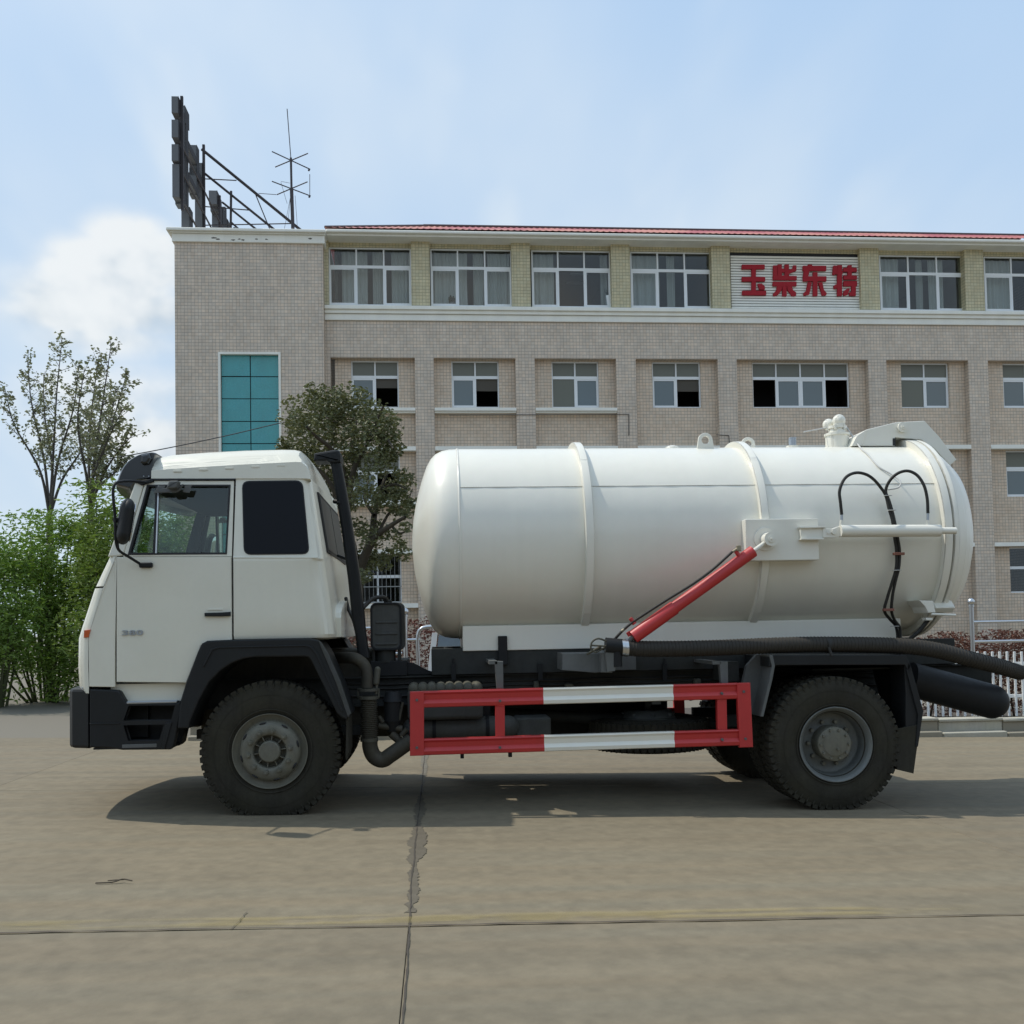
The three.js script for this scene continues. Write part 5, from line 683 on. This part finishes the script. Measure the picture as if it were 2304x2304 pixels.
{ // the thin tall trees at the left, leaves just out
  const mk = (name, label, z, shoots, base, seed, n, lc) => {
    const b = P(...base, z); const t = thing(name, label, 'tree', [b.x, gy(b.x), z]); const g = [], pts = [], r = rng(seed);
    g.push(limb([V(b.x, gy(b.x) - .1, z), b], .11, .08));
    for (const [l, dz] of shoots) { const w = [b, ...l.map(([x, y], i) => P(x, y, z + dz * (i + 1) / l.length))]; g.push(limb(w, .040, .006)); const c = new THREE.CatmullRomCurve3(w, false, 'centripetal'); for (let i = 0; i < 26; i++) { const k = .30 + .7 * i / 26, p = c.getPointAt(k), d = V((r() - .5) * 2.2, .45 + r() * .8, (r() - .5) * 2.2).normalize().multiplyScalar((.22 + r() * .55) * (1.15 - k * .55)), e = p.clone().add(d); g.push(rod(p, e, .007, .003, 5)); for (let q = 0; q < 6; q++) pts.push(p.clone().lerp(e, .3 + .7 * q / 5)); } for (let i = 0; i < 10; i++) pts.push(c.getPointAt(.8 + .2 * i / 10)); }
    obj('trunk', g, std([.085, .075, .065], .9), t);
    obj('crown', foliage(n, .080, seed + 1, (q) => { const p = pts[Math.floor(q() * pts.length)]; return V(p.x + (q() - .5) * .16, p.y + (q() - .5) * .16, p.z + (q() - .5) * .16); }, 1.5), leafMat(lc, .3), t, undefined, true);
  };
  mk('young_tree', 'tall slender tree with sparse new leaves rising above the left bushes', -13, [[[[212, 1040], [232, 900], [250, 775]], .4], [[[222, 1060], [262, 920], [286, 838]], -.5], [[[226, 1080], [270, 1010], [302, 975]], .8], [[[200, 1050], [205, 940], [222, 800]], -1], [[[196, 1080], [175, 950], [190, 830]], 1], [[[205, 1090], [238, 1000], [276, 920]], 1.4], [[[212, 1060], [244, 960], [262, 870]], -1.4], [[[220, 1100], [262, 1060], [290, 1030]], -.6]], [205, 1150], 401, 2900, [.21, .235, .14]);
  mk('young_tree', 'broad sparse young tree at the far left behind the green bushes', -15, [[[[120, 1020], [128, 880], [140, 760]], .6], [[[100, 1040], [70, 900], [62, 800]], -.6], [[[130, 1040], [165, 920], [178, 820]], .9], [[[90, 1060], [30, 950], [10, 870]], .4], [[[118, 1060], [100, 930], [98, 840]], -1.2], [[[140, 1080], [190, 1000], [205, 930]], -.8]], [112, 1160], 421, 2400, [.21, .235, .14]);
}
{ // bright bushes
  const bush = (label, px, py, z, rx, hTop, seed, n, c) => { const b = P(px, 1500, z), t = thing('green_bush', label, 'bush', [b.x, gy(b.x), z]); const D = (EYE[2] - z) / F, yT = P(px, hTop, z).y, y0 = gy(b.x), R = rx * D, g = [], r = rng(seed), lumps = []; for (let i = 0; i < 26; i++) lumps.push([b.x + (r() - .5) * 2 * R * .85, y0 + (yT - y0) * (.06 + .86 * Math.pow(r(), .65)), z + (r() - .5) * 2.0, .35 + r() * .5]);
    for (let i = 0; i < 26; i++) { const [x, y, zz] = lumps[i]; g.push(limb([V(b.x + (x - b.x) * .4, y0 - .05, z + (zz - z) * .4), V(b.x + (x - b.x) * .7, mix(y0, y, .5), zz), V(x, y + .1, zz)], .03, .008)); }
    obj('stem', g, std([.07, .08, .035], .9), t);
    obj('foliage', foliage(n, .115, seed + 1, (q) => { const l = lumps[Math.floor(q() * lumps.length)], d = V(q() - .5, q() - .5, q() - .5).normalize().multiplyScalar(l[3] * Math.pow(q(), .5)); return V(l[0] + d.x, Math.max(y0 + .05, Math.min(yT + .15 * q(), l[1] + d.y * 1.1)), l[2] + d.z); }, 3.4, .5), leafMat(c, .5), t, undefined, true); };
  bush('bright green feathery bush beside the cab nose, in front of the thin tree', 250, 1, -11.5, 75, 1105, 501, 13000, [.19, .29, .048]);
  bush('tall leafy green bush seen through the cab door window', 360, 1, -13.5, 70, 1135, 521, 11000, [.20, .31, .055]);
  bush('wide fresh green bush at the far left edge', 110, 1, -12.5, 90, 1160, 541, 12000, [.18, .30, .045]);
  bush('low green bush left of the truck bumper, farthest out', -20, 1, -11, 80, 1215, 561, 9000, [.17, .29, .045]);
}
const railZ = -4.75;
{ // stainless railing with ball-topped posts, planter kerb and red hedge behind the lorry
  const Zp = railZ, hx0 = P(470, 1500, Zp - 1).x, hx1 = P(2420, 1500, Zp - 1).x;
  const r = thing('steel_railing', 'stainless steel railing with ball-topped post behind the truck', 'railing', [P(910, 1600, Zp).x, gy(1), Zp]);
  const y = (py) => P(913, py, Zp).y, bot = (x) => gy(x) + .25;
  for (const px of [700, 913, 2190]) { const x = P(px, 1500, Zp).x; const p = obj('post', [rod(V(x, bot(x), Zp), V(x, y(1386), Zp), .032)], M.steel, r); obj('ball', [ballAt(V(x, y(1376), Zp), .052, 20), rod(V(x, y(1388), Zp), V(x, y(1383), Zp), .04)], M.steel, p); }
  for (const [a, b, py] of [[700, 905, 1412], [913, 945, 1440], [700, 905, 1470], [2190, 2420, 1424], [2190, 2420, 1470]]) obj('rail', rod(V(P(a, py, Zp).x, y(py), Zp), V(P(b, py, Zp).x, y(py), Zp), .022), M.steel, r);
  const nb = thing('notice_board', 'blue-grey board in a bent steel tube frame half hidden by the tank', 'board', [P(1100, 1500, Zp).x, gy(1), Zp]);
  const x0 = P(941, 1500, Zp).x, x1 = P(1300, 1500, Zp).x, yt2 = y(1412);
  obj('frame', [tube([V(x0, gy(x0), Zp), V(x0, yt2 - .4, Zp), V(x0, yt2 - .12, Zp), V(x0 + .035, yt2 - .03, Zp), V(x0 + .12, yt2, Zp), V(x0 + .5, yt2, Zp), V(x1, yt2, Zp)], .028, 60, 12), rod(V(x1, gy(x1), Zp), V(x1, yt2, Zp), .028)], M.steel, nb);
  const sheet = extr([V2(x0 + .14, gy(x0) + .35), V2(x1 - .05, gy(x1) + .35), V2(x1 - .05, yt2 - .08), V2(x0 + .30, yt2 - .08)], -.02, .012, .004).translate(0, 0, Zp - .05);
  obj('panel', sheet, std([1, 1, 1], .5, { map: paintMap([.20, .26, .33], .5, .7) }), nb); obj('panel_edge', extr([V2(x0 + .06, gy(x0) + .35), V2(x0 + .12, gy(x0) + .35), V2(x0 + .28, yt2 - .08), V2(x0 + .20, yt2 - .08)], -.02, .008, .003).translate(0, 0, Zp - .05), M.frame, nb);
  const pl = thing('planter_kerb', 'low raised planter kerb with pale edging behind the rear wheels', 'kerb', [P(2090, 1650, Zp).x, gy(4), Zp]);
  const kx = [], n = 14; for (let i = 0; i < n; i++) { const a = mix(hx0, hx1, i / n) + .004, b = mix(hx0, hx1, (i + 1) / n) - .004, yy = gy((a + b) / 2); obj('kerb_block', [rb(a, b, yy - .1, yy + .07, Zp + .04, Zp + .34, .02), rb(a, b, yy + .06, yy + .21, Zp - .02, Zp + .20, .015)], i % 2 ? M.kerb : std([.26, .235, .18], .85), pl); obj('kerb_cap', rb(a, b, yy + .21, yy + .25, Zp - .05, Zp + .23, .012), M.kerb, pl); }
  obj('soil', loft([0, -3].map((d) => [hx0, -14, 0, 16, hx1].filter((q) => q >= hx0 && q <= hx1).map((q) => V(q, gy(q) + .16, Zp - .02 + d)))), M.subsoil, pl);
  const pf = thing('picket_fence', 'white picket fence in front of the red hedge behind the truck tail', 'fence', [P(2150, 1600, Zp).x, gy(5), Zp]);
  for (let px = 2052; px < 2400; px += 16.5) { const a = P(px, 1500, Zp - .35); obj('picket', rb(a.x - .016, a.x + .016, bot(a.x) - .02, P(px, 1468, Zp).y, Zp - .36, Zp - .335, .006), M.frame, pf); }
  for (const py of [1500, 1575]) obj('rail', rb(P(2046, 1500, Zp).x, hx1, P(2100, py + 4, Zp).y, P(2100, py - 4, Zp).y, Zp - .39, Zp - .365, .006), M.frame, pf);
  const hedge = (name, label, a, b, top, z, n, seed, c) => { const A = P(a, 1500, z).x, B = P(b, 1500, z).x, m = (A + B) / 2, t = thing(name, label, 'hedge', [m, gy(m), z]), yt = P((a + b) / 2, top, z).y, st = [], r = rng(seed); for (let x = A; x < B; x += .35) st.push(limb([V(x, gy(x), z + (r() - .5) * .5), V(x + (r() - .5) * .2, gy(x) + .5, z), V(x + (r() - .5) * .3, yt - .2, z + (r() - .5) * .5)], .02, .008)); obj('stem', st, bark, t); obj('foliage', foliage(Math.round(n * 1.8), .055, seed, (q) => { const x = mix(A, B, q()), k = vn3(x * 3, 4.2, seed); return V(x, gy(x) + .2 + (yt - gy(x) - .2 + (k - .5) * .25) * Math.pow(q(), .7), z + (q() - .5) * .8); }, 2.2, .6), leafMat(c, .3), t, undefined, true); };
  hedge('red_hedge', 'dark red-leaved hedge behind the steel railing and the cab', 560, 1330, 1398, Zp - .95, 6500, 611, [.13, .040, .024]);
  hedge('red_hedge', 'red and brown hedge behind the white pickets at the truck tail', 1990, 2420, 1432, Zp - .95, 6500, 631, [.13, .05, .03]);
}
{ // a thin wire from the trees to the building
  const w = [P(200, 1040, -13), P(293, 1024, -14), P(398, 1004, -15), P(520, 978, -16), P(640, 950, -17.5), P(690, 942, -18)];
  tag(obj('overhead_wire', tube(w, .012, 60, 6), std([.05, .05, .05], .7)), 'thin dark overhead wire slanting up from the left tree across the building', 'wire');
}
{ // across the yard, behind the photographer: the hall that keeps the low sky off the shaded side of the lorry
  const h = thing('workshop_hall', 'long grey workshop hall across the yard, facing the side of the truck', 'building', [0, 0, 34]);
  obj('wall', bb(-46, 46, -.6, 6.6, 34, 34.3), std([.20, .195, .18], .8), h);
  obj('roof', [loft([[V(-47, 6.6, 33.2), V(47, 6.6, 33.2)], [V(-47, 9, 44), V(47, 9, 44)], [V(-47, 6.6, 55), V(47, 6.6, 55)]], .2)], std([.12, .13, .15], .6), h);
  obj('end_wall', [bb(-46, -45.7, -.6, 6.6, 34.3, 54.5)], std([.20, .195, .18], .8), h); obj('end_wall', [bb(45.7, 46, -.6, 6.6, 34.3, 54.5)], std([.20, .195, .18], .8), h); obj('back_wall', [bb(-46, 46, -.6, 6.6, 54.5, 54.8)], std([.20, .195, .18], .8), h);
  for (let x = -40; x <= 40; x += 8) obj('roller_door', [bb(x - 2.4, x + 2.4, -.4, 5.2, 33.9, 33.99)], std([.05, .07, .10], .6), h);
}
renderer.render(scene, camera);
